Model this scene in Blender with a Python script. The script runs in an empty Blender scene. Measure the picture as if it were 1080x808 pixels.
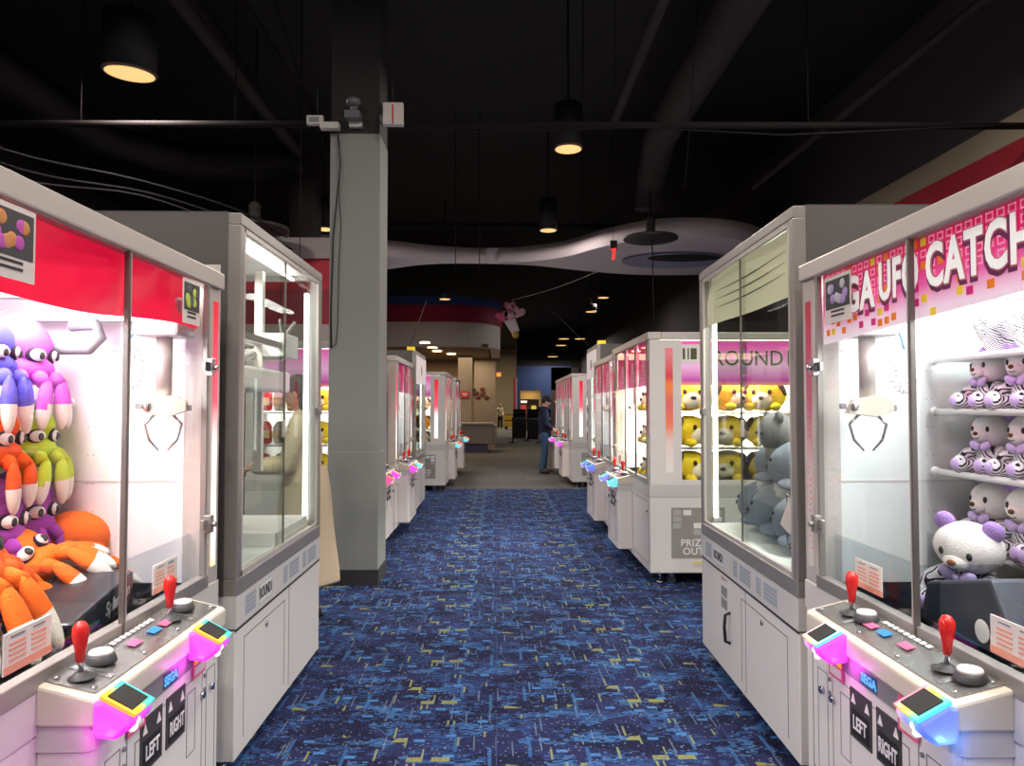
import bpy, bmesh, math, random
from mathutils import Vector, Matrix, Euler
R = random.Random(7)
PI = math.pi
COL = bpy.context.scene.collection
CAMH = 1.42

# ------------------------------------------------------------------ materials
MATS = {}
def P(name, col=(0.8, 0.8, 0.8), rough=0.5, metal=0.0, emit=None, es=0.0, spec=0.5, bump=0.0, bscale=60.0):
    if name in MATS: return MATS[name]
    m = bpy.data.materials.new(name); m.use_nodes = True
    nt = m.node_tree; b = nt.nodes['Principled BSDF']
    b.inputs['Base Color'].default_value = (*col, 1)
    b.inputs['Roughness'].default_value = rough
    b.inputs['Metallic'].default_value = metal
    b.inputs['Specular IOR Level'].default_value = spec
    if emit is not None:
        b.inputs['Emission Color'].default_value = (*emit, 1)
        b.inputs['Emission Strength'].default_value = es
    # every material gets a little procedural variation of its own
    tc = nt.nodes.new('ShaderNodeTexCoord'); no = nt.nodes.new('ShaderNodeTexNoise')
    no.inputs['Scale'].default_value = bscale
    nt.links.new(tc.outputs['Object'], no.inputs['Vector'])
    if bump > 0:
        bp = nt.nodes.new('ShaderNodeBump'); bp.inputs['Strength'].default_value = bump
        bp.inputs['Distance'].default_value = 0.01
        nt.links.new(no.outputs['Fac'], bp.inputs['Height']); nt.links.new(bp.outputs['Normal'], b.inputs['Normal'])
    else:
        mr = nt.nodes.new('ShaderNodeMapRange')
        mr.inputs['To Min'].default_value = max(0.02, rough - 0.06); mr.inputs['To Max'].default_value = min(1, rough + 0.06)
        nt.links.new(no.outputs['Fac'], mr.inputs['Value']); nt.links.new(mr.outputs['Result'], b.inputs['Roughness'])
    MATS[name] = m
    return m

def E(name, col, s):
    if name in MATS: return MATS[name]
    m = bpy.data.materials.new(name); m.use_nodes = True
    b = m.node_tree.nodes['Principled BSDF']
    b.inputs['Base Color'].default_value = (*[min(1, c) * .8 for c in col], 1)
    b.inputs['Emission Color'].default_value = (*col, 1); b.inputs['Emission Strength'].default_value = s
    MATS[name] = m
    return m

def glass(name, tint=(0.96, 0.98, 0.97), ior=1.35, gl=1.0):
    if name in MATS: return MATS[name]
    m = bpy.data.materials.new(name); m.use_nodes = True
    nt = m.node_tree; nt.nodes.clear()
    out = nt.nodes.new('ShaderNodeOutputMaterial'); mx = nt.nodes.new('ShaderNodeMixShader')
    tr = nt.nodes.new('ShaderNodeBsdfTransparent'); gs = nt.nodes.new('ShaderNodeBsdfGlossy')
    fr = nt.nodes.new('ShaderNodeFresnel'); fr.inputs['IOR'].default_value = ior
    ml = nt.nodes.new('ShaderNodeMath'); ml.operation = 'MULTIPLY'; ml.inputs[1].default_value = gl
    tr.inputs['Color'].default_value = (*tint, 1); gs.inputs['Roughness'].default_value = 0.02
    ge = nt.nodes.new('ShaderNodeNewGeometry'); iv = nt.nodes.new('ShaderNodeMath'); iv.operation = 'SUBTRACT'; iv.inputs[0].default_value = 1.0
    m2 = nt.nodes.new('ShaderNodeMath'); m2.operation = 'MULTIPLY'
    nt.links.new(ge.outputs['Backfacing'], iv.inputs[1]); nt.links.new(iv.outputs[0], m2.inputs[0])
    nt.links.new(fr.outputs[0], ml.inputs[0]); nt.links.new(ml.outputs[0], m2.inputs[1]); nt.links.new(m2.outputs[0], mx.inputs[0])
    nt.links.new(tr.outputs[0], mx.inputs[1]); nt.links.new(gs.outputs[0], mx.inputs[2])
    nt.links.new(mx.outputs[0], out.inputs['Surface'])
    MATS[name] = m
    return m

def ramp_mat(name, axis, lo, hi, stops, es=0.0, rough=0.4):
    """colour ramp along one object axis (printed film); lit from behind with strength es"""
    if name in MATS: return MATS[name]
    m = bpy.data.materials.new(name); m.use_nodes = True
    nt = m.node_tree; b = nt.nodes['Principled BSDF']
    tc = nt.nodes.new('ShaderNodeTexCoord'); sx = nt.nodes.new('ShaderNodeSeparateXYZ')
    mr = nt.nodes.new('ShaderNodeMapRange'); cr = nt.nodes.new('ShaderNodeValToRGB')
    mr.inputs['From Min'].default_value = lo; mr.inputs['From Max'].default_value = hi
    nt.links.new(tc.outputs['Object'], sx.inputs[0]); nt.links.new(sx.outputs[axis], mr.inputs['Value'])
    nt.links.new(mr.outputs['Result'], cr.inputs['Fac'])
    els = cr.color_ramp.elements
    while len(els) < len(stops): els.new(0.5)
    for e, (p, c) in zip(els, sorted(stops, key=lambda s: s[0])):
        e.position = p; e.color = (*c, 1)
    nt.links.new(cr.outputs['Color'], b.inputs['Base Color']); b.inputs['Roughness'].default_value = rough
    if es > 0:
        nt.links.new(cr.outputs['Color'], b.inputs['Emission Color']); b.inputs['Emission Strength'].default_value = es
    MATS[name] = m
    return m

def zebra(name, a=(0.82, 0.8, 0.84), b_=(0.015, 0.013, 0.02), scale=38):
    if name in MATS: return MATS[name]
    m = bpy.data.materials.new(name); m.use_nodes = True
    nt = m.node_tree; b = nt.nodes['Principled BSDF']; b.inputs['Roughness'].default_value = 0.9
    tc = nt.nodes.new('ShaderNodeTexCoord'); w = nt.nodes.new('ShaderNodeTexWave'); cr = nt.nodes.new('ShaderNodeValToRGB')
    w.inputs['Scale'].default_value = scale; w.inputs['Distortion'].default_value = 5.5
    w.inputs['Detail'].default_value = 1.0; w.inputs['Detail Scale'].default_value = 0.6
    w.bands_direction = 'DIAGONAL'
    nt.links.new(tc.outputs['Object'], w.inputs['Vector']); nt.links.new(w.outputs['Fac'], cr.inputs['Fac'])
    cr.color_ramp.interpolation = 'CONSTANT'
    cr.color_ramp.elements[0].color = (*b_, 1); cr.color_ramp.elements[1].position = 0.36
    cr.color_ramp.elements[1].color = (*a, 1)
    nt.links.new(cr.outputs['Color'], b.inputs['Base Color'])
    MATS[name] = m
    return m

def carpet_mat():
    m = bpy.data.materials.new('patterned_carpet'); m.use_nodes = True
    nt = m.node_tree; N = nt.nodes; L = nt.links; b = N['Principled BSDF']
    b.inputs['Roughness'].default_value = 0.95; b.inputs['Specular IOR Level'].default_value = 0.12
    tc = N.new('ShaderNodeTexCoord')
    ad = N.new('ShaderNodeVectorMath'); ad.operation = 'ADD'; ad.inputs[1].default_value = (20.3, 10.1, 0); L.new(tc.outputs['Object'], ad.inputs[0])
    md = N.new('ShaderNodeVectorMath'); md.operation = 'MODULO'; md.inputs[1].default_value = (1.0, .58, 1.0); L.new(ad.outputs[0], md.inputs[0])
    base = md.outputs[0]; free = tc.outputs['Object']
    def math_(op, a, c=None, clamp=False):
        n = N.new('ShaderNodeMath'); n.operation = op; n.use_clamp = clamp
        for i, v in enumerate((a, c)):
            if v is None: continue
            if hasattr(v, 'is_output'): L.new(v, n.inputs[i])
            else: n.inputs[i].default_value = v
        return n.outputs[0]
    def mapping(v, loc=(0, 0, 0), rot=0.0, sc=(1, 1, 1)):
        n = N.new('ShaderNodeMapping'); n.inputs['Location'].default_value = loc
        n.inputs['Rotation'].default_value = (0, 0, rot); n.inputs['Scale'].default_value = sc
        L.new(v, n.inputs['Vector']); return n.outputs[0]
    def cells(v, sx, sy, thr, loc=(0, 0, 0), rot=0.0, fill=(0.1, 0.1)):
        """random rectangular cells; returns mask 0/1"""
        mp = mapping(v, loc, rot, (sx, sy, 0))
        fl = N.new('ShaderNodeVectorMath'); fl.operation = 'FLOOR'; L.new(mp, fl.inputs[0])
        fr = N.new('ShaderNodeVectorMath'); fr.operation = 'FRACTION'; L.new(mp, fr.inputs[0])
        wn = N.new('ShaderNodeTexWhiteNoise'); wn.noise_dimensions = '3D'; L.new(fl.outputs[0], wn.inputs['Vector'])
        sp = N.new('ShaderNodeSeparateXYZ'); L.new(fr.outputs[0], sp.inputs[0])
        k = math_('LESS_THAN', wn.outputs['Value'], thr)
        for ax, f in ((0, fill[0]), (1, fill[1])):
            k = math_('MULTIPLY', k, math_('GREATER_THAN', sp.outputs[ax], f))
        return k
    def noise(v, scale, det=2.0, sc=(1, 1, 1), loc=(0, 0, 0), rot=0.0):
        n = N.new('ShaderNodeTexNoise'); n.inputs['Scale'].default_value = scale; n.inputs['Detail'].default_value = det
        L.new(mapping(v, loc, rot, sc), n.inputs['Vector']); return n.outputs['Fac']
    def mix(fac, a, c):
        n = N.new('ShaderNodeMix'); n.data_type = 'RGBA'
        if hasattr(fac, 'is_output'): L.new(fac, n.inputs['Factor'])
        else: n.inputs['Factor'].default_value = fac
        for s, v in (('A', a), ('B', c)):
            i = [x for x in n.inputs if x.name == s and x.type == 'RGBA'][0]
            if hasattr(v, 'is_output'): L.new(v, i)
            else: i.default_value = (*v, 1)
        return [o for o in n.outputs if o.type == 'RGBA'][0]
    NAVY = (0.021, 0.023, 0.078); DEEP = (0.013, 0.013, 0.042); BLUE = (0.047, 0.140, 0.33); MID = (0.028, 0.070, 0.20)
    OLV = (0.23, 0.235, 0.085); PALE = (0.20, 0.26, 0.36)
    c = mix(math_('GREATER_THAN', noise(free, 2.1, 3, (1, 1.7, 1)), 0.5), NAVY, DEEP)
    # large mid-blue woven areas broken into small horizontal dashes
    zone = math_('GREATER_THAN', noise(free, 4.1, 4, (1, 1.5, 1), (3, 1, 0)), 0.52)
    dash = cells(free, 30, 80, 0.5, (0.3, 0.1, 0), 0, (0.05, 0.15))
    c = mix(math_('MULTIPLY', zone, dash), c, MID)
    zone2 = math_('GREATER_THAN', noise(free, 5.3, 5, (1, 1.6, 1), (7, 4, 0)), 0.575)
    dash2 = cells(free, 46, 120, 0.62, (0.7, 0.4, 0), 0, (0.0, 0.12))
    c = mix(math_('MULTIPLY', zone2, dash2), c, BLUE)
    # long strokes running along the aisle
    st = cells(base, 42, 4.2, 0.045, (0.2, 0.7, 0), -0.06, (0.35, 0.25))
    c = mix(math_('MULTIPLY', st, .7), c, BLUE)
    st2 = cells(free, 75, 6.0, 0.035, (1.2, 3.7, 0), -0.14, (0.5, 0.2))
    c = mix(math_('MULTIPLY', st2, .5), c, PALE)
    # light blue blocks
    c = mix(cells(base, 15, 28, 0.035, (4.1, 2.2, 0), 0, (0.3, 0.3)), c, (0.06, 0.19, 0.45))
    # olive blocks clustered in rows
    oz = math_('GREATER_THAN', noise(base, 3.0, 1.0, (1, 1, 1), (11, 8, 0)), 0.50)
    c = mix(math_('MULTIPLY', oz, cells(base, 10.0, 17, 0.13, (0.9, 5.2, 0), 0, (0.25, 0.35))), c, OLV)
    c = mix(math_('MULTIPLY', oz, cells(base, 36, 8, 0.14, (2.9, 1.2, 0), 0, (0.65, 0.2))), c, (0.22, 0.24, 0.10))
    # fine speckles
    c = mix(cells(free, 95, 120, 0.035, (0.1, 0.6, 0), 0, (0.3, 0.3)), c, PALE)
    c = mix(cells(free, 130, 170, 0.10, (5.1, 0.6, 0), 0, (0.2, 0.2)), c, MID)
    # thin tile seams
    br = N.new('ShaderNodeTexBrick'); br.offset = 0.5
    br.inputs['Scale'].default_value = 1.0; br.inputs['Mortar Size'].default_value = 0.0025
    br.inputs['Brick Width'].default_value = 1.0; br.inputs['Row Height'].default_value = 0.58
    L.new(tc.outputs['Object'], br.inputs['Vector'])
    c = mix(br.outputs['Fac'], c, (0.04, 0.06, 0.15))
    L.new(c, b.inputs['Base Color'])
    bp = N.new('ShaderNodeBump'); bp.inputs['Strength'].default_value = 0.4; bp.inputs['Distance'].default_value = 0.004
    L.new(noise(base, 260, 2), bp.inputs['Height']); L.new(bp.outputs['Normal'], b.inputs['Normal'])
    return m

def tile_carpet():
    m = bpy.data.materials.new('grey_carpet_tiles'); m.use_nodes = True
    nt = m.node_tree; b = nt.nodes['Principled BSDF']; b.inputs['Roughness'].default_value = 0.85
    tc = nt.nodes.new('ShaderNodeTexCoord'); br = nt.nodes.new('ShaderNodeTexBrick')
    br.offset = 0.5; br.inputs['Scale'].default_value = 1.0; br.inputs['Mortar Size'].default_value = 0.01
    br.inputs['Brick Width'].default_value = 1.1; br.inputs['Row Height'].default_value = 0.9
    br.inputs['Color1'].default_value = (0.060, 0.056, 0.052, 1); br.inputs['Color2'].default_value = (0.095, 0.088, 0.078, 1)
    br.inputs['Mortar'].default_value = (0.04, 0.04, 0.04, 1)
    nt.links.new(tc.outputs['Object'], br.inputs['Vector']); nt.links.new(br.outputs['Color'], b.inputs['Base Color'])
    return m

WHITE = P('white_enamel', (0.74, 0.71, 0.685), 0.38)
WHITE2 = P('grey_white_plastic', (0.60, 0.58, 0.56), 0.45)
CREAM = P('cream_plastic', (0.66, 0.60, 0.51), 0.35)
ALU = P('brushed_aluminium', (0.36, 0.34, 0.32), 0.38, 0.55)
ALUL = P('pale_aluminium', (0.62, 0.58, 0.54), 0.35, 0.3)
DKALU = P('dark_aluminium', (0.17, 0.15, 0.14), 0.4, 0.5)
GREYP = P('grey_side_panel', (0.085, 0.076, 0.074), 0.6)
INNER = P('inner_white_panel', (0.72, 0.76, 0.75), 0.5)
INNERW = P('inner_bright_panel', (0.84, 0.82, 0.82), 0.5)
BLACK = P('matt_black', (0.012, 0.011, 0.011), 0.6)
DKGREY = P('dark_grey_plastic', (0.05, 0.05, 0.055), 0.5)
MIDGREY = P('mid_grey_plastic', (0.22, 0.22, 0.23), 0.5)
PANEL = P('grey_control_plate', (0.26, 0.26, 0.255), 0.25, 0.6)
RED = P('red_plastic', (0.62, 0.02, 0.018), 0.25)
CHROME = P('chrome', (0.6, 0.6, 0.6), 0.2, 1.0)
SEAM = P('panel_gap', (0.03, 0.03, 0.03), 0.8)
GLASS = glass('window_glass')
GLASS2 = glass('greenish_glass', (0.95, 0.975, 0.945), 1.35, 0.9)
ACRYL = glass('clear_acrylic', (0.86, 0.88, 0.90), 1.3)
TUBE = E('white_light_tube', (1.0, 0.93, 0.93), 14)
CEILBLK = P('black_painted_ceiling', (0.013, 0.011, 0.012), 0.8, bump=0.3, bscale=4)
PIPE = P('black_painted_metal', (0.016, 0.013, 0.014), 0.85, spec=0.1)
PIPE2 = P('dark_brown_grey_duct', (0.042, 0.035, 0.035), 0.7, spec=0.2)

# ------------------------------------------------------------------ mesh builder
class MB:
    def __init__(s): s.bm = bmesh.new(); s.mi = 0
    def _tag(s, fs, mi, smooth):
        for f in fs: f.material_index = mi; f.smooth = smooth
    def box(s, x0, x1, y0, y1, z0, z1, mi=0, rot=None, piv=None):
        if x0 > x1: x0, x1 = x1, x0
        if y0 > y1: y0, y1 = y1, y0
        if z0 > z1: z0, z1 = z1, z0
        vs = [s.bm.verts.new(p) for p in ((x0, y0, z0), (x1, y0, z0), (x1, y1, z0), (x0, y1, z0), (x0, y0, z1), (x1, y0, z1), (x1, y1, z1), (x0, y1, z1))]
        if rot is not None:
            c = Vector(piv) if piv else Vector(((x0 + x1) / 2, (y0 + y1) / 2, (z0 + z1) / 2))
            for v in vs: v.co = c + rot @ (v.co - c)
        fs = [s.bm.faces.new([vs[i] for i in q]) for q in ((0, 3, 2, 1), (4, 5, 6, 7), (0, 1, 5, 4), (1, 2, 6, 5), (2, 3, 7, 6), (3, 0, 4, 7))]
        s._tag(fs, mi, False); return fs
    def cyl(s, p0, p1, r0, r1=None, n=16, mi=0, smooth=True):
        p0 = Vector(p0); p1 = Vector(p1); r1 = r0 if r1 is None else r1
        d = (p1 - p0).normalized(); a = d.orthogonal().normalized(); b = d.cross(a)
        A = [s.bm.verts.new(p0 + (a * math.cos(2 * PI * i / n) + b * math.sin(2 * PI * i / n)) * r0) for i in range(n)]
        B = [s.bm.verts.new(p1 + (a * math.cos(2 * PI * i / n) + b * math.sin(2 * PI * i / n)) * r1) for i in range(n)]
        fs = [s.bm.faces.new((A[i], A[(i + 1) % n], B[(i + 1) % n], B[i])) for i in range(n)]
        s._tag(fs, mi, smooth); s._tag([s.bm.faces.new(A[::-1]), s.bm.faces.new(B)], mi, False)
    def tube(s, pts, r, n=8, mi=0):
        pts = [Vector(p) for p in pts]; rs = r if isinstance(r, (list, tuple)) else [r] * len(pts)
        rings = []; prev = None
        for i, p in enumerate(pts):
            d = (pts[min(i + 1, len(pts) - 1)] - pts[max(i - 1, 0)]).normalized()
            a = d.orthogonal().normalized() if prev is None else (prev - d * prev.dot(d)).normalized()
            prev = a; b = d.cross(a)
            rings.append([s.bm.verts.new(p + (a * math.cos(2 * PI * k / n) + b * math.sin(2 * PI * k / n)) * rs[i]) for k in range(n)])
        fs = []
        for A, B in zip(rings, rings[1:]):
            fs += [s.bm.faces.new((A[k], A[(k + 1) % n], B[(k + 1) % n], B[k])) for k in range(n)]
        fs += [s.bm.faces.new(rings[0][::-1]), s.bm.faces.new(rings[-1])]
        s._tag(fs, mi, True)
    def ball(s, c, r, mi=0, u=16, v=10, rot=None, deform=None):
        if not isinstance(r, (tuple, list)): r = (r, r, r)
        M = Matrix.Translation(Vector(c)) @ (rot.to_4x4() if rot is not None else Matrix.Identity(4)) @ Matrix.Diagonal((*r, 1))
        g = bmesh.ops.create_uvsphere(s.bm, u_segments=u, v_segments=v, radius=1)
        for w in g['verts']:
            if deform: w.co = deform(w.co.copy())
            w.co = M @ w.co
        s._tag({f for w in g['verts'] for f in w.link_faces}, mi, True)
    def prism(s, poly, z0, z1, mi=0, axis='z', smooth=False):
        """extrude a 2D polygon; axis z: (x,y), axis y: (x,z), axis x: (y,z)"""
        def pt(a, b, c): return {'z': (a, b, c), 'y': (a, c, b), 'x': (c, a, b)}[axis]
        A = [s.bm.verts.new(pt(p[0], p[1], z0)) for p in poly]; B = [s.bm.verts.new(pt(p[0], p[1], z1)) for p in poly]
        n = len(poly); fs = [s.bm.faces.new(A[::-1]), s.bm.faces.new(B)]
        sd = [s.bm.faces.new((A[i], A[(i + 1) % n], B[(i + 1) % n], B[i])) for i in range(n)]
        s._tag(fs, mi, False); s._tag(sd, mi, smooth)
    def lathe(s, prof, c=(0, 0, 0), n=20, mi=0, M=None):
        rings = []
        for r, z in prof:
            rings.append([s.bm.verts.new((math.cos(2 * PI * k / n) * r, math.sin(2 * PI * k / n) * r, z)) for k in range(n)])
        allv = [v for q in rings for v in q]; fs = []
        for A, B in zip(rings, rings[1:]):
            fs += [s.bm.faces.new((A[k], A[(k + 1) % n], B[(k + 1) % n], B[k])) for k in range(n)]
        fs += [s.bm.faces.new(rings[0][::-1]), s.bm.faces.new(rings[-1])]
        for v in allv:
            v.co = (M @ v.co if M is not None else v.co) + Vector(c)
        s._tag(fs, mi, True)
    def mesh(s, me, M, mi=0):
        off = len(s.bm.verts); k = bmesh.new(); k.from_mesh(me); vm = []
        for v in k.verts: vm.append(s.bm.verts.new(M @ v.co))
        for f in k.faces:
            try: nf = s.bm.faces.new([vm[v.index] for v in f.verts]); nf.material_index = mi
            except ValueError: pass
        k.free()
    def build(s, name, mats, parent=None, loc=(0, 0, 0), bevel=0.0, rot=None, sub=0):
        me = bpy.data.meshes.new(name)
        bmesh.ops.recalc_face_normals(s.bm, faces=s.bm.faces)
        s.bm.to_mesh(me); s.bm.free()
        for m in (mats if isinstance(mats, (list, tuple)) else [mats]): me.materials.append(m)
        o = bpy.data.objects.new(name, me); COL.objects.link(o)
        o.location = loc
        if rot is not None: o.rotation_euler = rot
        if parent is not None: o.parent = parent
        if bevel > 0:
            b = o.modifiers.new('bevel', 'BEVEL'); b.width = bevel; b.segments = 2; b.limit_method = 'ANGLE'; b.angle_limit = 0.7
        if sub:
            b = o.modifiers.new('sub', 'SUBSURF'); b.levels = sub; b.render_levels = sub
        return o

def empty(name, loc=(0, 0, 0), rz=0.0, scale=1.0):
    o = bpy.data.objects.new(name, None); COL.objects.link(o); o.location = loc; o.rotation_euler = (0, 0, rz)
    o.scale = (scale,) * 3; o.empty_display_size = 0.1
    return o
def tag(o, label, cat, group=None, kind=None):
    o['label'] = label; o['category'] = cat
    if group: o['group'] = group
    if kind: o['kind'] = kind
    return o
def struct(o): o['kind'] = 'structure'; return o
def dup(root, loc, rot=(0, 0, 0), scale=1.0, label=None, group=None):
    r = root.copy(); COL.objects.link(r); r.location = loc; r.rotation_euler = rot; r.scale = (scale,) * 3
    if label: r['label'] = label
    if group: r['group'] = group
    for ch in list(root.children):
        c = ch.copy(); COL.objects.link(c); c.parent = r
        for g in list(ch.children):
            d = g.copy(); COL.objects.link(d); d.parent = c
    return r

def text_mesh(body, size=1.0, offset=0.0, extrude=0.0, shear=0.0, align='CENTER', space=1.0, ls=1.0):
    cu = bpy.data.curves.new('lettering', 'FONT'); cu.body = body; cu.size = size; cu.offset = offset
    cu.extrude = extrude; cu.shear = shear; cu.align_x = align; cu.align_y = 'CENTER'; cu.space_character = space
    cu.space_line = ls; cu.resolution_u = 3
    o = bpy.data.objects.new('lettering_tmp', cu); COL.objects.link(o)
    dg = bpy.context.evaluated_depsgraph_get(); dg.update()
    me = bpy.data.meshes.new_from_object(o.evaluated_get(dg))
    bpy.data.objects.remove(o, do_unlink=True)
    return me
def facing(s, p):
    """matrix placing flat XY lettering so it faces +X (s=1) / -X (s=-1)"""
    if s > 0: B = Matrix(((0, 0, 1), (1, 0, 0), (0, 1, 0)))
    else: B = Matrix(((0, 0, -1), (-1, 0, 0), (0, 1, 0)))
    return Matrix.Translation(Vector(p)) @ B.to_4x4()
def facing_cam(p):   # faces -Y
    return Matrix.Translation(Vector(p)) @ Matrix(((1, 0, 0), (0, 0, -1), (0, 1, 0))).to_4x4()

def area(name, loc, size, energy, col=(1, 1, 1), rot=(0, 0, 0), parent=None, sy=None, spread=PI):
    l = bpy.data.lights.new(name, 'AREA'); l.energy = energy; l.color = col; l.size = size; l.spread = spread
    if sy: l.shape = 'RECTANGLE'; l.size_y = sy
    o = bpy.data.objects.new(name, l); COL.objects.link(o); o.location = loc; o.rotation_euler = rot
    if parent: o.parent = parent
    return o

# ------------------------------------------------------------------ camera
cam = bpy.data.cameras.new('camera'); co = bpy.data.objects.new('camera', cam); COL.objects.link(co)
cam.sensor_width = 36; cam.lens = 26.0; cam.clip_start = 0.05; cam.clip_end = 200
PITCH = math.atan(26 / 780); YAW = math.atan(16 / 780)
co.location = (0, 0, CAMH); co.rotation_euler = (PI / 2 + PITCH, 0, -YAW)
bpy.context.scene.camera = co

# ------------------------------------------------------------------ crane game with joystick console (faces the aisle)
REDPRINT = P('red_banner_print', (0.85, 0.006, 0.045), 0.35, emit=(1.0, 0.004, 0.06), es=0.55)
MAG = ramp_mat('magenta_header_print', 2, 1.62, 1.88, [(0, (0.92, 0.84, 0.90)), (0.25, (0.88, 0.62, 0.78)), (0.5, (0.78, 0.10, 0.38)), (.7, (.68, .01, .16)), (1, (0.62, 0.0, 0.09))], 0.5)
PINKH = ramp_mat('pink_header_print', 2, 1.58, 1.9, [(0, (0.88, 0.22, 0.42)), (0.4, (0.80, 0.04, 0.20)), (1, (0.70, 0.01, 0.14))], 0.5)
ENDH = ramp_mat('end_header_print', 2, 1.60, 1.92, [(0, (0.9, 0.35, 0.2)), (0.12, (0.55, 0.06, 0.38)), (0.5, (0.85, 0.45, 0.72)), (1, (0.9, 0.12, 0.5))], 0.5)
STRIP = ramp_mat('led_strip_film', 2, 0.85, 1.8, [(0, (1.0, 0.8, 0.30)), (0.08, (1, .95, 0.85)), (0.42, (1.0, 0.9, 0.88)), (0.62, (.9, 0.08, 0.14)), (1, (0.55, 0.004, 0.02))], 1.0)
STRIPD = ramp_mat('printed_strip_film', 2, 0.85, 1.8, [(0, (0.60, 0.58, 0.55)), (0.35, (0.62, 0.50, 0.50)), (0.6, (0.55, 0.12, 0.22)), (1, (0.52, 0.02, 0.07))], 0.12)
STRIPO = ramp_mat('orange_red_strip_film', 2, 0.85, 1.85, [(0, (0.7, 0.68, 0.65)), (0.30, (0.7, 0.55, 0.5)), (0.42, (0.8, 0.2, 0.1)), (0.6, (0.7, 0.12, 0.12)), (0.75, (0.85, 0.22, 0.03)), (0.82, (0.65, 0.03, 0.06)), (1, (0.75, 0.2, 0.22))], 0.25)
ORANGE = P('orange_print', (0.9, 0.22, 0.01), 0.5, emit=(0.9, 0.22, 0.01), es=0.25)
YELLOW = P('yellow_print', (0.9, 0.65, 0.03), 0.5, emit=(0.9, 0.65, 0.03), es=0.25)
MAGSQ = P('magenta_square_print', (0.7, 0.01, 0.2), 0.5, emit=(0.7, 0.01, 0.2), es=0.25)
PINKLINE = P('pink_outline_print', (0.95, 0.45, 0.6), 0.5, emit=(0.95, 0.4, 0.55), es=0.3)
LETTERW = P('white_letter_print', (0.9, 0.86, 0.86), 0.5, emit=(1, 0.95, 0.95), es=0.45)
LETTERE = P('plum_letter_edge', (0.22, 0.015, 0.13), 0.5)
PAPER = P('paper', (0.72, 0.68, 0.64), 0.8)
INK = P('dark_ink', (0.03, 0.03, 0.035), 0.7)
INKG = P('grey_ink', (0.25, 0.25, 0.27), 0.7)
BLUEB = P('blue_badge', (0.02, 0.22, 0.62), 0.4, emit=(0.02, 0.25, 0.7), es=0.15)
PINKST = P('pink_sticker', (0.75, 0.12, 0.25), 0.5)
SALMON = P('salmon_print', (0.75, 0.32, 0.22), 0.6)
SIGNGREY = P('sign_grey', (0.30, 0.29, 0.26), 0.6)
def led(name, a, b, c):
    return ramp_mat(name, 1, -0.07, 0.07, [(0.0, a), (0.35, b), (0.7, c), (1.0, a)], 1.1)
def led(name, stops, es=.95, base=(.38, .13, .38)):
    m = ramp_mat(name, 1, -0.06, 0.06, stops, es); nt = m.node_tree; b = nt.nodes['Principled BSDF']
    if base:
        for l in list(b.inputs['Base Color'].links): nt.links.remove(l)
        b.inputs['Base Color'].default_value = (*base, 1)
    b.inputs['Roughness'].default_value = .2; return m
M_, V_, B_, C_ = (.95, .02, .75), (.50, .04, .85), (.03, .05, .90), (.05, .55, .95)
LEDS = {'magenta': led('led_magenta', [(0, M_), (.45, M_), (.75, V_), (1, (.35, .35, .80))]),
        'magenta_mirror': led('led_magenta_mirror', [(0, M_), (.4, M_), (.65, (.80, .35, .75)), (1, (.75, .60, .68))]),
        'blue': led('led_blue', [(0, B_), (.3, C_), (.55, (.25, .25, .85)), (.8, (.75, .45, .70)), (1, (.95, .12, .45))], .85, (.30, .35, .55)),
        'red': led('led_red', [(0, (1.0, .05, .25)), (.5, (1, .22, .05)), (1, (.9, .02, .5))]),
        'cyan': led('led_cyan', [(0, (.02, .85, .75)), (.5, C_), (1, V_)]),
        'rim': led('led_rainbow_rim', [(0, (1, .25, .05)), (.3, (1, .75, .03)), (.6, (.10, .9, .25)), (1, (.05, .75, .85))], .9, None),
        'rim_mirror': led('led_rainbow_rim_mirror', [(0, (.05, .6, .9)), (.3, (.2, .9, .2)), (.6, (1, .7, .05)), (1, (1, .08, .3))], .9, None)}

def rim_profile(s, u0, u1, y0, y1, r=0.03, n=5):
    """plan outline of the console: back edge at u0, protrudes to u1 (negative) with rounded corners"""
    X = lambda u: -s * u
    pts = [(X(u0), y0)]
    for i in range(n + 1):
        a = i / n * PI / 2
        pts.append((X(u1 + r - r * math.sin(a)), y0 + r - r * math.cos(a)))
    for i in range(n + 1):
        a = i / n * PI / 2
        pts.append((X(u1 + r - r * math.cos(a)), y1 - r + r * math.sin(a)))
    pts.append((X(u0), y1))
    return pts

def arrow_sign(mb, s, y, z, word, px):
    w, h = 0.118, 0.135
    mb.box(px, px + s * 0.003, y - w / 2, y + w / 2, z - h / 2, z + h / 2, 0)
    mb.box(px + s * 0.003, px + s * 0.0045, y - w / 2 + .012, y + w / 2 - .012, z - h / 2 + .010, z + .012, 1)
    for dy in (-0.038, 0.038):
        mb.prism([(y + dy - .012, z + .028), (y + dy + .012, z + .028), (y + dy, z + .054)], px + s * 0.003, px + s * 0.0045, 2, 'x')
    me = text_mesh(word, 0.052, 0.0012, 0.0005); xs = [v.co.x for v in me.vertices]; cw = max(xs) - min(xs)
    mb.mesh(me, facing(s, (px + s * 0.0055, y, z - .023)) @ Matrix.Diagonal(((.075 if len(word) == 4 else .09) / cw, 1, 1, 1)), 2)

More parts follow.
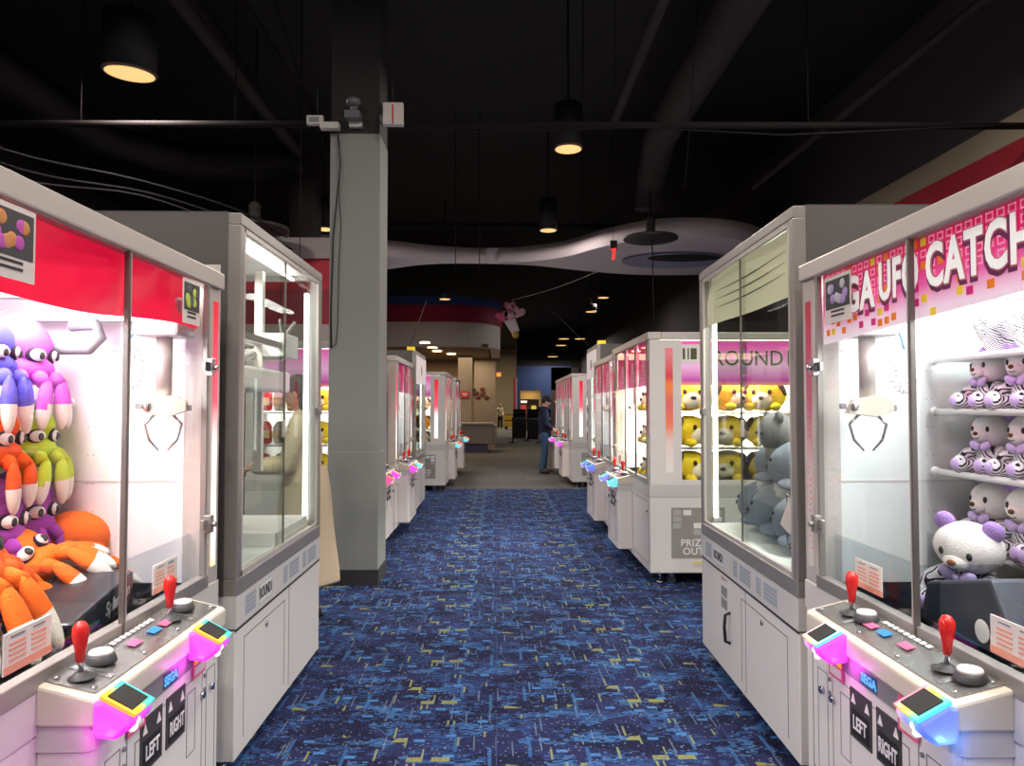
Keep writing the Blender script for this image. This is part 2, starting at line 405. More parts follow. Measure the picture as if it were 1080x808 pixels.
def crane_game(name, label, s, fx, y0, W=1.82, H=1.93, panes=None, header='pink', D=0.98, strip=STRIP, end_face=False, console_y=None,
               light=22, lcol=(1, 0.95, 0.95), leds=('magenta', 'magenta'), inner=INNER, rz=0.0, shelves=(1.59, 1.41, 1.20, 0.95), group=None, claw=True, claw_at=(.17, 1.50), letters=True, shelf_u=None, shelf_y=None):
    X = lambda u: -s * u
    t = empty(name, (fx, y0, 0), rz); tag(t, label, 'arcade machine', group)
    e = 0.10
    panes = panes or [0.10, 0.62, 1.13, W - 0.12]
    zb, zg, zt = 0.10, 0.84, H - .06       # underside, sill of the glass, head of the glass
    # lower cabinet
    m = MB(); m.box(X(0), X(D), 0, W, zb, 0.70); o = m.build('cabinet_base', WHITE, t, bevel=.006)
    m = MB(); m.box(X(-0.004), X(D), -0.002, W + 0.002, 0.70, 0.80); m.build('trim_band', WHITE2, t, bevel=.004)
    # seams and access doors of the front
    for ya, yb in ((0.06, (console_y[0] if console_y else .72) - .05), ((console_y[1] if console_y else 1.48) + .04, W - .05)):
        if yb - ya < .1: continue
        k = MB()
        for (a, b, c, d) in ((ya, ya + .004, .16, .66), (yb - .004, yb, .16, .66), (ya, yb, .655, .66), (ya, yb, .16, .165)):
            k.box(X(-.0015), X(.001), a, b, c, d)
        k.cyl((X(-.012), ya + .03, .58), (X(0), ya + .03, .58), .009, n=10)
        k.build('access_panel', MIDGREY, t)
    for (uu, yy) in ((0.1, 0.1), (0.1, W - 0.1), (D - .1, 0.1), (D - .1, W - .1)):
        m = MB(); m.cyl((X(uu), yy, 0.0), (X(uu), yy, 0.016), .03, n=14); m.cyl((X(uu), yy, 0.016), (X(uu), yy, zb), .011, n=10)
        m.build('foot', CHROME, t)
        m = MB(); m.cyl((X(uu + .09) , yy - .012, .035), (X(uu + .09), yy + .012, .035), .035, n=16, mi=0); m.box(X(uu + .07), X(uu + .11), yy - .018, yy + .018, .05, zb, 1)
        m.build('caster', [DKGREY, CHROME], t)
    # corner posts and head beam
    m = MB()
    m.box(X(0), X(.09), 0, e, .80, H - .061); m.box(X(0), X(.09), W - e, W, .80, H - .061)
    m.box(X(D - .06), X(D), 0, .06, .80, H - .061); m.box(X(D - .06), X(D), W - .06, W, .80, H - .061)
    m.box(X(-.012), X(.10), -.004, W + .004, H - .06, H); m.box(X(D - .1), X(D), 0, W, H - .06, H)
    m.box(X(.101), X(D - .101), 0, .06, H - .06, H); m.box(X(.101), X(D - .101), W - .06, W, H - .06, H)
    m.build('frame', ALUL, t, bevel=.006)
    m = MB(); m.box(X(.05), X(D - .05), .05, W - .05, H - .03, H - .01); m.build('roof_panel', INNER, t)
    # led strips in the posts
    for yy in ((0.035, 0.070), (W - 0.070, W - 0.035)):
        m = MB(); m.box(X(-.004), X(.002), yy[0], yy[1], .86, 1.80)
        if strip is not STRIP:
            for i in range(26):
                zz = 0.92 + i * .022; q = R.random()
                if q < .75:
                    yy_ = yy[0] + R.random() * .02
                    m.box(X(-.0055), X(-.004), yy_, yy_ + .006, zz, zz + .007, 1 + R.randrange(3))
        m.build('led_strip', [strip, INKG, SALMON, MAGSQ], t)
    # glass and window frames
    m = MB()
    m.box(X(-.006), X(.03), e, W - e, zg - .045, zg); m.box(X(-.006), X(.03), e, W - e, zt - .005, zt + .015)
    m.box(X(-.006), X(.015), panes[0], panes[0] + .014, zg, zt); m.box(X(-.006), X(.015), panes[-1] - .014, panes[-1], zg, zt)
    m.build('window_frame', ALU, t, bevel=.003)
    for yy in panes[1:-1]:
        m = MB(); m.box(X(-.010), X(.006), yy - .005, yy + .005, zg - .03, zt); m.box(X(-.005), X(.008), yy + .005, yy + .020, zg - .02, zt, 1)
        m.build('mullion', [DKALU, ALUL], t, bevel=.002)
    for a, b in zip(panes, panes[1:]):
        m = MB(); m.box(X(.010), X(.014), a + .01, b - .01, zg - .005, zt); m.build('glass_pane', GLASS, t)
    for zz in (1.02, 1.56):
        yy = (panes[-1] - .012)
        m = MB(); m.box(X(-.03), X(-.006), yy - .022, yy + .012, zz - .03, zz + .03); m.cyl((X(-.045), yy - .005, zz), (X(-.03), yy - .005, zz), .010, n=10)
        m.box(X(-.018), X(-.006), yy - .05, yy - .022, zz - .015, zz + .018)
        m.build('door_lock', ALU if zz < 1.3 else CHROME, t, bevel=.002)
    # interior
    m = MB(); m.box(X(D - .02), X(D), .05, W - .05, .78, H - .05); m.build('back_panel', inner, t)
    m = MB(); m.box(X(.09), X(D - .02), W - .055, W - .03, .60, H - .05)
    m.box(X(.10), X(D - .05), W - .057, W - .055, 1.155, 1.162, 1); m.box(X(.10), X(D - .05), W - .057, W - .055, 1.62, 1.626, 1)
    for i in range(7):
        for du in (.0, .02): m.box(X(.42 + du), X(.424 + du), W - .0565, W - .055, .95 + i * .1, .953 + i * .1, 2)
    m.build('side_panel', [inner, WHITE2, INKG], t)
    if not end_face:
        m = MB(); m.box(X(.02), X(D - .02), .03, .045, .60, H - .05); m.build('side_panel', inner, t)
    m = MB(); m.box(X(.03), X(D - .02), .04, W - .04, .775, .80); m.build('play_field', DKGREY if name == 'crane_game' and header == 'magenta' else (MIDGREY if header == 'red' else INNER), t)
    # gantry rail, ceiling equipment and light tubes
    m = MB(); m.box(X(.14), X(.17), .08, W - .08, 1.80, 1.83); m.box(X(D - .14), X(D - .11), .08, W - .08, 1.80, 1.83)
    m.build('gantry_rail', ALU, t)
    for uu in (.07, D - .06):
        m = MB(); m.cyl((X(uu), .12, H - .085), (X(uu), W - .12, H - .085), .011, n=10); m.build('light_tube', TUBE, t)
    m = MB(); m.cyl((X(.07), W - .085, .86), (X(.07), W - .085, 1.58), .008, n=10); m.build('light_tube', TUBE, t)
    if claw:
        cy = claw_at[1]; cu = claw_at[0]
        m = MB(); m.box(X(.17), X(D - .14), cy - .03, cy + .03, 1.785, 1.825); m.build('carriage', ALU, t)
        m = MB(); m.box(X(cu - .075), X(cu + .075), cy - .075, cy + .075, 1.655, 1.785); m.build('crane_housing', INNERW, t, bevel=.012)
        m = MB(); m.cyl((X(cu), cy, 1.45), (X(cu), cy, 1.66), .026, n=14); m.build('crane_shaft', ALUL, t)
        m = MB(); m.prism([(-.10, -.03), (-.07, .03), (.06, .045), (.11, .02), (.11, -.02), (.03, -.045)], -.06, .06, 0, 'y')
        m.ball((-.07, -.062, .0), (.022, .01, .022), 1, 12, 8); m.box(-.13, -.10, -.02, .02, -.012, .012, 2)
        m.box(.10, .13, -.03, .03, -.02, .005, 2)
        h = m.build('claw_head', [CREAM, CHROME, MIDGREY], t, loc=(X(cu), cy, 1.425), rot=(0, 0, .3 * s), bevel=.004); h.scale = (.66, .66, .8)
        for sg in (-1, 1):
            g = MB(); g.tube([(sg * .035, 0, -.03), (sg * .085, 0, -.075), (sg * .065, 0, -.14), (sg * .02, 0, -.185)], [.007, .008, .007, .004], 8)
            g.ball((sg * .035, 0, -.03), .012, 0, 10, 6)
            g.build('claw', CHROME, h)
        m = MB(); pts = []
        for i in range(260):
            a = i / 259 * 2 * PI * 20; q = i / 259 * PI * 1.9
            c = Vector((.036 * math.sin(q), 0, .066 * math.cos(q)))
            pts.append(Vector((X(cu + .085), cy - .07, 1.545)) + c + Vector((math.cos(a) * .013 * math.sin(q), math.sin(a) * .013, math.cos(a) * .013 * math.cos(q))))
        m.tube(pts, .0022, 5); m.build('coiled_cable', INNERW, t)
        m = MB(); m.tube([(X(cu + .07), cy - .07, 1.665), (X(cu + .085), cy - .06, 1.645), (X(cu + .08), cy - .075, 1.625), (X(cu + .088), cy - .07, 1.61)], .003, 6); m.build('cable_tie', BLUEB, t)
    if header == 'red':
        m = MB(); m.tube([(X(.45), W - .16, 1.70), (X(.36), W - .17, 1.705), (X(.345), W - .17, 1.66), (X(.38), W - .17, 1.62), (X(.52), W - .17, 1.62)], .020, 8); m.build('cable_hose', MIDGREY, t)
        m = MB(); m.box(X(.25), X(D - .06), W - .14, W - .10, 1.72, 1.76); m.box(X(.62), X(.66), W - .15, W - .10, 1.62, 1.72); m.build('gantry_bracket', ALU, t)
    # shelves on the back wall near the display end
    for i, zz in enumerate(shelves):
        su = shelf_u or D - .42; sy1 = shelf_y or W - .09
        m = MB(); m.box(X(su), X(D - .02), .10, sy1 - .03, zz - .012, zz); m.cyl((X(su), .10, zz - .004), (X(su), sy1, zz - .004), .011, n=10)
        m.ball((X(su), sy1, zz - .004), .017)
        m.build('shelf', INNERW if i % 2 == 0 else WHITE2, t)
    # clear chute box
    m = MB(); ux, uy = .40, .62
    m.box(X(.06), X(.065), W - uy, W - .08, .80, .98); m.box(X(.06), X(ux), W - uy, W - uy + .005, .80, .98)
    m.box(X(ux), X(ux + .005), W - uy, W - .08, .80, .98); m.build('prize_chute_guard', ACRYL, t)
    # header
    if header == 'red':
        m = MB(); n = 20; rows = 5; g = []
        for i in range(n + 1):
            f = i / n; yy = panes[0] + .01 + f * (panes[-1] - panes[0] - .05)
            zb_ = 1.66 + .025 * f + .012 * math.sin(f * 9)
            g.append([m.bm.verts.new((X(.030 + .012 * math.sin(f * 14 + r * .8) + .02 * (r / rows) * math.sin(f * PI)), yy, zt + .004 + (zb_ - zt - .004) * r / rows)) for r in range(rows + 1)])
        for i in range(n):
            for r in range(rows):
                f = m.bm.faces.new((g[i][r], g[i + 1][r], g[i + 1][r + 1], g[i][r + 1])); f.smooth = True
        m.build('header_banner', REDPRINT, t)
    elif header == 'magenta':
        m = MB(); m.prism([(panes[0] + .01, 1.695), (panes[-1] - .01, 1.640), (panes[-1] - .01, zt + .004), (panes[0] + .01, zt + .004)], X(.020), X(.026), 0, 'x')
        hb = m.build('header_banner', MAG, t)
        k = MB(); st = .038; L_ = panes[-1] - panes[0] - .04; n = int(L_ / st); px = X(.019)
        for i in range(n):
            for r in range(8):
                yy = panes[0] + .03 + i * st; zz = 1.862 - r * .031; zlo = 1.695 - .055 * i / n
                if zz < 1.775 and (zz < zlo + .012 or R.random() > (.42 if zz < 1.74 else .6)): continue
                q = R.random(); w, h = .0125, .0105; zz += (R.uniform(-.006, .006) if zz < 1.74 else 0)
                if zz > 1.745:
                    if q < .10: k.box(px, px + s * .001, yy - w, yy + w, zz - h, zz + h, 1 if q < .07 else 2)
                    else:
                        for (a, b, c, d) in ((yy - w, yy + w, zz + h - .004, zz + h), (yy - w, yy + w, zz - h, zz - h + .004), (yy - w, yy - w + .003, zz - h, zz + h), (yy + w - .003, yy + w, zz - h, zz + h)):
                            k.box(px, px + s * .001, a, b, c, d, 0)
                else:
                    k.box(px, px + s * .001, yy - w, yy + w, zz - h, zz + h, R.choice((1, 2, 3)))
        k.build('header_squares', [PINKLINE, ORANGE, YELLOW, MAGSQ], t)
        # lettering SEGA UFO CATCHER, split so each word keeps its own place
        lt = MB(); dr = (-1 if s < 0 else 1)
        mid = (panes[0] + panes[-1]) / 2
        for word, yc, zc, wd in (('SEGA', 1.492, 1.776, .315), ('UFO', 1.205, 1.786, .205), ('CATCHER', .80, 1.786, .54)):
            for layer, off, mi, dx in ((0, .0125, 1, .001), (1, .0085, 3, .0016), (2, .0045, 0, .003)):
                me = text_mesh(word, .155, off, .0006, 0.0, space=1.10)
                xs = [v.co.x for v in me.vertices]; cw = max(xs) - min(xs)
                M = facing(s, (px + s * dx, yc - (.005 * dr if mi == 1 else 0), zc - (.007 if mi == 1 else 0))) @ Matrix.Diagonal((wd / cw, 1, 1, 1))
                lt.mesh(me, M, mi)
        lt.build('header_lettering', [LETTERW, LETTERE, WHITE, P('rose_letter_edge', (.80, .25, .30), .5)], t)
    else:
        for a, b in zip(panes, panes[1:]):
            m = MB(); m.box(X(.020), X(.026), a + .02, b - .02, 1.60, zt + .005); 
            m.build('header_banner', PINKH, t)
            m = MB(); c = (a + b) / 2
            for i in range(3): m.box(X(.0185), X(.02), c - .12 + i * .02, c + .12 - i * .02, 1.66 + i * .03, 1.675 + i * .03, 0)
            m.cyl((X(.018), c, 1.78), (X(.02), c, 1.78), .05, n=20, mi=0)
            m.build('header_emblem', [PINKLINE], t)
    # instruction sheets on the glass
    for yy in ((1.41, .745) if s > 0 else (1.38, .74)) if header in ('red', 'magenta') else (panes[-1] - .2,):
        m = MB(); m.box(X(.006), X(.0085), yy - .082, yy + .082, .865, .950, 0)
        m.box(X(.0045), X(.006), yy - .082, yy + .082, .865, .882, 1)
        for i in range(2):
            for j in range(4): m.box(X(.0045), X(.006), yy - .065 + i * .075, yy - .01 + i * .07, .89 + j * .011, .8945 + j * .011, 1)
            m.box(X(.0045), X(.006), yy - .06 + i * .075, yy - .015 + i * .07, .938, .942, 2)
        m.build('instruction_sheet', [PAPER, SALMON, INKG], t)
    # console
    if console_y:
        c0, c1 = console_y
        m = MB(); m.prism(rim_profile(s, 0, -.125, c0 + .004, c1 - .004, .03), .14, .665); cb = m.build('console', WHITE, t, bevel=.004)
        m = MB(); m.prism(rim_profile(s, 0, -.128, c0, c1, .03), .665, .72, 0); m.box(X(-.1295), X(-.127), c0 + .2, c1 - .14, .668, .717, 1)
        m.build('console_strip', [WHITE2, MIDGREY], t)
        # rim wedge with a sloping top
        m = MB(); m.prism([(X(0), .72), (X(-.138), .72), (X(-.138), .772), (X(-.128), .780), (X(0), .812)], c0 - .006, c1 + .006, 0, 'y')
        rm = m.build('console_rim', CREAM, t, bevel=.007)
        sl = math.atan2(.032, .128)
        m = MB(); m.prism([(X(0), .8125), (X(-.118), .7835), (X(-.118), .7865), (X(0), .8155)], c0 + .02, c1 - .02, 0, 'y')
        for yy in (c0 + .04, (c0 + c1) / 2 - .1, (c0 + c1) / 2 + .1, c1 - .04):
            m.ball((X(-.02), yy, .812), (.007, .007, .004), 1, 10, 6); m.ball((X(-.105), yy, .791), (.007, .007, .004), 1, 10, 6)
        m.build('control_plate', [PANEL, CHROME], t)
        # printed legend on the plate
        m = MB(); mc = (c0 + c1) / 2
        for i in range(9):
            yy = mc - .11 + i * .026; m.prism([(X(-.018), .8125), (X(-.03), .8095), (X(-.03), .8105), (X(-.018), .8135)], yy, yy + .018, 0, 'y')
        for yy, mi in ((mc - .09, 1), (mc + .02, 2), (mc + .09, 1)):
            m.prism([(X(-.05), .8047), (X(-.075), .7985), (X(-.075), .7996), (X(-.05), .8058)], yy, yy + .05, mi, 'y')
        for v in m.bm.verts: v.co.z += .0035
        m.build('printed_legend', [INNERW, PINKST, BLUEB], t)
        dy = .10 if s > 0 else -.075
        for jy in ((c0 + .07, c0 + .535) if s > 0 else (c0 + .145, c0 + .615)):
            m = MB(); m.lathe([(.034, 0), (.034, .002), (.018, .005), (.014, .012)], (X(-.058), jy, .803), 18, 1)
            m.cyl((X(-.058), jy, .81), (X(-.052), jy + .004, .875), .006, n=8, mi=2)
            m.lathe([(.006, 0), (.010, .004), (.012, .030), (.018, .062), (.0175, .080), (.010, .092), (.002, .095)], (X(-.054), jy + .003, .835), 16, 0)
            m.build('joystick', [RED, DKGREY, CHROME], t)
            m = MB(); yb = jy + dy
            m.lathe([(.036, 0), (.036, .006), (.031, .018), (.029, .020)], (X(-.05), yb, .803), 22, 1)
            m.lathe([(.027, .019), (.027, .026), (.024, .030), (.002, .031)], (X(-.05), yb, .803), 22, 0)
            m.build('push_button', [INNERW, DKGREY], t)
            m = MB(); y_ = jy + .045 * s
            m.box(X(-.110), X(-.012), y_ - .014, y_ + .006, .7995, .803, 0, rot=Matrix.Rotation(s * sl, 3, 'Y'))
            m.build('slot_plate', CHROME, t)
        # card readers with glowing housings
        for q, ry in enumerate((c0 + .03, c0 + .525) if s > 0 else (c0 + .03, c0 + .53)):
            lc = leds[q]
            rd = MB()
            rd.prism([(X(-.0), -.048), (X(-.06), -.055), (X(-.105), -.02), (X(-.108), .005), (X(-.03), .05), (X(0), .045)], -.058, .058, 0, 'y')
            ro = rd.build('card_reader', LEDS[lc], t, loc=(X(-.13), ry, .742), bevel=.012); ro.scale = (.85, .85, .85)
            g = MB(); g.prism([(X(-.020), .050), (X(-.107), .004), (X(-.110), .012), (X(-.020), .060)], -.055, .055, 0, 'y'); g.build('reader_rim', LEDS['rim' if s > 0 else 'rim_mirror'], ro)
            g = MB(); g.prism([(X(-.034), .053), (X(-.098), .0175), (X(-.098), .0215), (X(-.034), .0570)], -.043, .043, 0, 'y'); g.build('screen', BLACK, ro)
            g = MB(); g.ball((X(-.098), -.025, -.012), .012, 0, 10, 8); g.ball((X(-.085), -.012, -.036), .012, 0, 10, 8); g.build('status_lamp', E('pale_lamp_' + lc, (1, .75, 1), 1.5), ro)
            if y0 < 2:
                pl = bpy.data.lights.new('reader_led', 'POINT'); pl.energy = .22; pl.color = (.1, .25, 1) if lc == 'blue' else (1, .05, .85); pl.shadow_soft_size = .01
                po = bpy.data.objects.new('reader_led', pl); COL.objects.link(po); po.parent = t; po.location = (X(-.16), ry - .075, .70)
        # front face details: panels, locks, badge, stickers, signs
        px = X(-.125); k = MB(); mc = (c0 + c1) / 2
        for (a, b, z0, z1) in ((c0 + .05, c0 + .12, .2, .62), (c0 + .15, c1 - .15, .18, .63), (c1 - .12, c1 - .05, .2, .62), (c0 + .19, c0 + .25, .42, .6), (c1 - .26, c1 - .2, .42, .6)):
            for (p, q_, r_, v_) in ((a, a + .003, z0, z1), (b - .003, b, z0, z1), (a, b, z1 - .003, z1), (a, b, z0, z0 + .003)):
                k.box(px, px + s * .001, p, q_, r_, v_, 0)
        for yy in (c0 + .085, c1 - .085, c1 - .155):
            k.cyl((px, yy, .56), (px + s * .01, yy, .56), .011, n=12, mi=1)
        for yy in (c0 + .135, c1 - .135):
            for zz in (.57, .61): k.cyl((px, yy, zz), (px + s * .005, yy, zz), .006, n=10, mi=0)
        k.build('coin_door', [MIDGREY, CHROME], t)
        k = MB(); sc_ = mc - .03 if s > 0 else mc - .02; arrow_sign(k, s, sc_ - .072 * s, .572, 'LEFT', px); arrow_sign(k, s, sc_ + .072 * s, .572, 'RIGHT', px)
        k.build('chute_sign', [P('sign_charcoal', (0.055, 0.05, 0.05), .5), BLACK, INNERW], t)
        k = MB(); px2 = X(-.1295); me = text_mesh('SEGA', .034, .0014, .0006)
        k.mesh(me, facing(s, (px2 + s * .001, mc, .69)), 0)
        k.box(px2, px2 + s * .0004, mc - .045, mc + .045, .672, .712, 1)
        k.build('maker_badge', [E('badge_blue_letters', (.1, .5, .9), .6), P('badge_navy', (.02, .06, .2), .4)], t)
        for yy in (mc - .19 * s, mc + .19 * s):
            k = MB(); k.box(px, px + s * .0015, yy - .045, yy + .045, .63, .715, 0); k.box(px + s * .0015, px + s * .002, yy - .035, yy + .035, .638, .662, 1); k.box(px + s * .0015, px + s * .002, yy - .038, yy - .01, .67, .70, 2)
            for v in k.bm.verts: v.co.x += s * .005
            k.build('price_sticker', [PINKST, PAPER, YELLOW], t)
    # end face toward the viewer with its own window, lit film strip and prize sign
    if end_face:
        m = MB(); m.box(X(.005), X(.26), -.003, .02, .80, H - .065); m.box(X(.261), X(D - .1), -.003, .02, .80, .84); m.box(X(D - .099), X(D-.001), -.003, .02, .80, H - .065)
        m.build('end_frame', WHITE, t)
        m = MB(); m.box(X(.26), X(D - .1), .008, .012, .84, H - .06); m.build('end_glass', GLASS, t)
        m = MB(); m.box(X(.13), X(.19), -.006, -.003, .90, H - .13); m.build('led_strip', strip if strip is not STRIPD else STRIPO, t)
        m = MB(); m.box(X(.26), X(D - .1), .016, .020, 1.60, H - .07); m.build('end_header', ENDH, t)
        if letters:
            k = MB(); c = X((.26 + D - .1) / 2 + (.13 if D > 1 else 0)); k.box(X(.20 + .06), X(.42), .0135, .0155, 1.78, 1.93, 1)
            for q_, w_ in ((.275, .02), (.315, .012), (.34, .05)): k.box(X(q_), X(q_ + w_), .0125, .0135, 1.81, 1.90, 0)
            for off, mi, dz in ((.004, 1, .0), (.001, 0, -.001)):
                me = text_mesh('ROUND1', .175, off, .0005, space=1.02); xs = [v.co.x for v in me.vertices]; cw = max(xs) - min(xs)
                k.mesh(me, facing_cam((c, .0115 + dz, 1.815)) @ Matrix.Diagonal((.62 / cw, 1, 1, 1)), mi)
            k.build('end_lettering', [P('olive_grey_letter', (.13, .12, .06), .5), P('letter_plate', (.72, .68, .62), .5, emit=(.7, .6, .6), es=.3)], t)
        m = MB(); m.box(X(.17), X(.60), -.004, 0, .22, .62, 0)
        for i in range(5):
            for j in range(4):
                if (i * 3 + j * 5) % 7 in (0, 2, 3, 5):
                    a = .185 + i * .082; b = .56 - j * .052
                    m.box(X(a), X(a + .064), -.0055, -.004, b, b + .042, R.choice((1, 1, 2)))
        me = text_mesh('PRIZE\nOUT', .078, .0016, .0004, space=1.05, ls=.85)
        m.mesh(me, facing_cam((X(.345), -.0058, .305)), 1)
        m.build('prize_sign', [SIGNGREY, INNERW, P('sign_pale_grey', (.45, .44, .42), .6)], t)
        m = MB(); m.box(X(.34), X(.60), -.003, 0, .175, .19, 0); m.box(X(.34), X(.60), -.003, 0, .15, .17, 1); m.build('warning_label', [P('label_yellow', (.75, .65, .1), .6), WHITE2], t)
        for zz in (1.40, 1.15, .84): pass
    area('machine_lamp', (X(D * .5), W / 2, H - .08), W * .8, light, lcol, (0, 0, 0), t, sy=.3).rotation_euler = (0, 0, PI / 2)
    return t

# ------------------------------------------------------------------ tall cabinet with sliding glass (faces the aisle)
def tall_cabinet(label, s, fx, y0, W, H=2.165, D=0.95, rz=0.0, kind='clear', light=10, poster=False):
    X = lambda u: -s * u
    t = empty('prize_cabinet', (fx, y0, 0), rz); tag(t, label, 'arcade machine')
    m = MB(); m.box(X(0), X(D), 0, W, .08, .57); m.build('cabinet_base', WHITE, t, bevel=.004)
    m = MB(); m.box(X(-.003), X(D), -.002, W + .002, .578, .70)
    m.build('label_band', CREAM if False else P('band_white', (.62, .60, .58), .4), t)
    # stickers on the band
    k = MB(); px = X(-.003)
    rr = random.Random(3)
    def blk(a, b, c, d, mi, dx=.001): k.box(px, px + s * dx, a, b, c, d, mi)
    SG_ = [P('sticker_grey', (.42, .45, .50), .6), P('sticker_line', (.30, .32, .38), .6)]
    for a, w in ((.10, .13), (.62, .07), (.72, .17), (.96, .07), (1.06, .17)):
        if a + w > W: continue
        a = a if s > 0 else W - a - w
        q = MB(); q.box(px, px + s * .001, a, a + w, .600, .680, 0)
        for j in range(4): q.box(px + s * .001, px + s * .0015, a + .01, a + w - .01, .610 + j * .018, .618 + j * .018, 1)
        q.build('label_sticker', SG_, t)
    # round emblem word plate
    yc = .36 if s > 0 else W - .36
    blk(yc - .09, yc + .09, .598, .682, 0); blk(yc - .086, yc + .086, .602, .678, 1, .0013)
    me = text_mesh('ROUND1', .062, .0016, .0005); xs = [v.co.x for v in me.vertices]; cw = max(xs) - min(xs)
    k.mesh(me, facing(s, (px + s * .002, yc, .64)) @ Matrix.Diagonal((.165 / cw, 1, 1, 1)), 3)
    k.build('name_sticker', [P('sticker_grey', (.42, .45, .50), .6), P('sticker_white', (.7, .7, .7), .6), P('sticker_line', (.30, .32, .38), .6), INK], t)
    # doors in the base
    half = W * .55 if s > 0 else W * .45
    k = MB()
    k.box(X(-.001), X(.001), half - .003, half, .10, .565)
    k.box(X(-.001), X(.001), 0, W, .565, .578)
    da, db = ((.10, half - .08) if s > 0 else (.12, half + .06))
    for (a, b, c, d) in ((da, da + .003, .13, .52), (db, db + .003, .13, .52), (da, db, .517, .52)): k.box(X(-.001), X(.001), a, b, c, d)
    k.build('door_seam', SEAM, t)
    m = MB(); m.cyl((X(-.006), (da + db) / 2, .49), (X(0), (da + db) / 2, .49), .012, n=14); m.build('door_lock', CHROME, t)
    if s < 0:
        m = MB(); hy = W * .62
        m.tube([(X(-.0), hy, .40), (X(-.025), hy, .39), (X(-.03), hy, .33), (X(-.025), hy, .26), (X(0), hy, .25)], .008, 8); m.build('handle', BLACK, t)
        k = MB()
        for i, (c, h, mi) in enumerate(((.54, .03, 0), (.48, .05, 1), (.42, .05, 1), (.545, .01, 2))):
            k.box(X(-.002), X(0), hy + .05, hy + .15, c - h / 2 - .0, c + h / 2, mi)
        k.build('notice_label', [PAPER, INKG, PINKST], t)
    for (uu, yy) in ((.1, .12), (.1, W - .12), (D - .1, .12), (D - .1, W - .12)):
        m = MB(); m.cyl((X(uu), yy, 0), (X(uu), yy, .02), .03, n=14); m.cyl((X(uu), yy, .02), (X(uu), yy, .08), .012, n=10); m.build('foot', CHROME, t)
    # aluminium frame of the upper box
    m = MB(); f = .05
    for ya in (0, W - f): m.box(X(-.003), X(f), ya, ya + f, .766, H - .046)
    for ya in (0, W - .04): m.box(X(D - .04), X(D), ya, ya + .04, .741, H - .046)
    m.box(X(-.004), X(f), 0, W, H - .045, H); m.box(X(-.004), X(f), 0, W, .70, .765)
    for ya in (0, W - f):
        m.box(X(f), X(D), ya, ya + f, H - .045, H); m.box(X(f), X(D), ya, ya + f, .70, .74)
    m.build('frame', ALU, t, bevel=.004)
    m = MB(); m.box(X(0.0), X(.012), f, f + .02, .765, H - .045); m.box(X(0), X(.012), W - f - .02, W - f, .765, H - .045); m.box(X(0), X(.012), f, W - f, .765, .785); m.box(X(0), X(.012), f, W - f, H - .065, H - .045)
    m.build('window_trim', ALUL, t)
    mid = W / 2
    for i, (a, b, u) in enumerate(((f + .02, mid + .02, .018), (mid - .02, W - f - .02, .030))):
        m = MB(); m.box(X(u), X(u + .005), a, b, .78, H - .06); m.build('sliding_glass', GLASS2, t)
    m = MB(); m.box(X(.010), X(.016), mid - .006, mid + .006, .78, H - .06); m.build('glass_edge', DKALU, t)
    m = MB(); m.box(X(.006), X(.018), mid - .028, mid - .006, 1.28, 1.36); m.build('finger_grip', ALUL, t, bevel=.004)
    m = MB(); m.box(X(-.018), X(.01), W - f - .06, W - f + .01, 1.38, 1.42); m.cyl((X(-.026), W - f - .04, 1.40), (X(-.018), W - f - .04, 1.40), .01, n=10); m.build('sliding_lock', ALU, t, bevel=.003)
    # near side panel (opaque), far side glass, back
    m = MB(); m.box(X(.046), X(D), -.004, .0, .702, H - .001); m.box(X(.046), X(D), -.004, .06, H, H + .003); m.build('side_panel', GREYP, t)
    m = MB(); m.box(X(.07), X(.20), -.008, -.004, 1.86, 1.97); m.cyl((X(.15), -.012, 1.945), (X(.15), -.008, 1.945), .010, n=10)
    m.build('hinge_plate', WHITE2, t, bevel=.004)
    m = MB(); m.box(X(.05), X(D - .04), W - .03, W - .025, .74, H - .05); m.build('end_glass', GLASS2, t)
    m = MB(); m.box(X(.06), X(D-.01), .055, W-.055, H - .02, H - .005); m.build('roof_panel', WHITE2, t)
    m = MB(); m.box(X(.03), X(D - .02), .03, W - .03, .745, .765); m.build('shelf_floor', INNER, t)
    # lamps
    m = MB(); m.box(X(.055), X(.075), W - .085, W - .05, .80, H - .12, 0); m.build('light_strip', E('cool_light_strip', (.95, 1, 1), 3.5) if kind == 'clear' else E('warm_strip', (1, .97, .9), 1.8), t)
    for uu in (.14, D - .1):
        m = MB(); m.cyl((X(uu), .08, H - .045), (X(uu), W - .08, H - .045), .008, n=8); m.build('light_tube', TUBE, t)
    if kind == 'clear':
        # a lift mechanism: posts, arms, trays
        m = MB()
        m.box(X(.30), X(.36), .30, .36, .765, H - .05, 0); m.box(X(.20), X(.24), mid + .25, mid + .29, 1.1, H - .06, 0)
        m.build('lift_post', ALUL, t)
        m = MB(); m.box(X(.12), X(.62), .30, 1.15, 1.50, 1.61, 0); m.build('crane_housing', INNERW, t, bevel=.015)
        m = MB(); m.cyl((X(.36), .72, .95), (X(.36), .72, 1.5), .03, n=14); m.ball((X(.36), .72, 1.22), (.09, .09, .05), 1); m.build('crane_shaft', [WHITE, CREAM], t)
        m = MB()
        for i in range(5): m.box(X(.10 + i * .11), X(.12 + i * .11), .2, W - .15, 1.72 + .01 * i, 1.75 + .01 * i)
        m.tube([(X(.15), .35, 1.68), (X(.3), .7, 1.62), (X(.2), 1.1, 1.75)], .02, 8); m.box(X(.1), X(.7), W - .4, W - .34, 1.66, 1.72)
        m.tube([(X(.10), W - .45, 1.86), (X(.13), W - .3, 1.78), (X(.1), W - .18, 1.88)], .008, 8)
        m.build('gantry', [ALU], t)
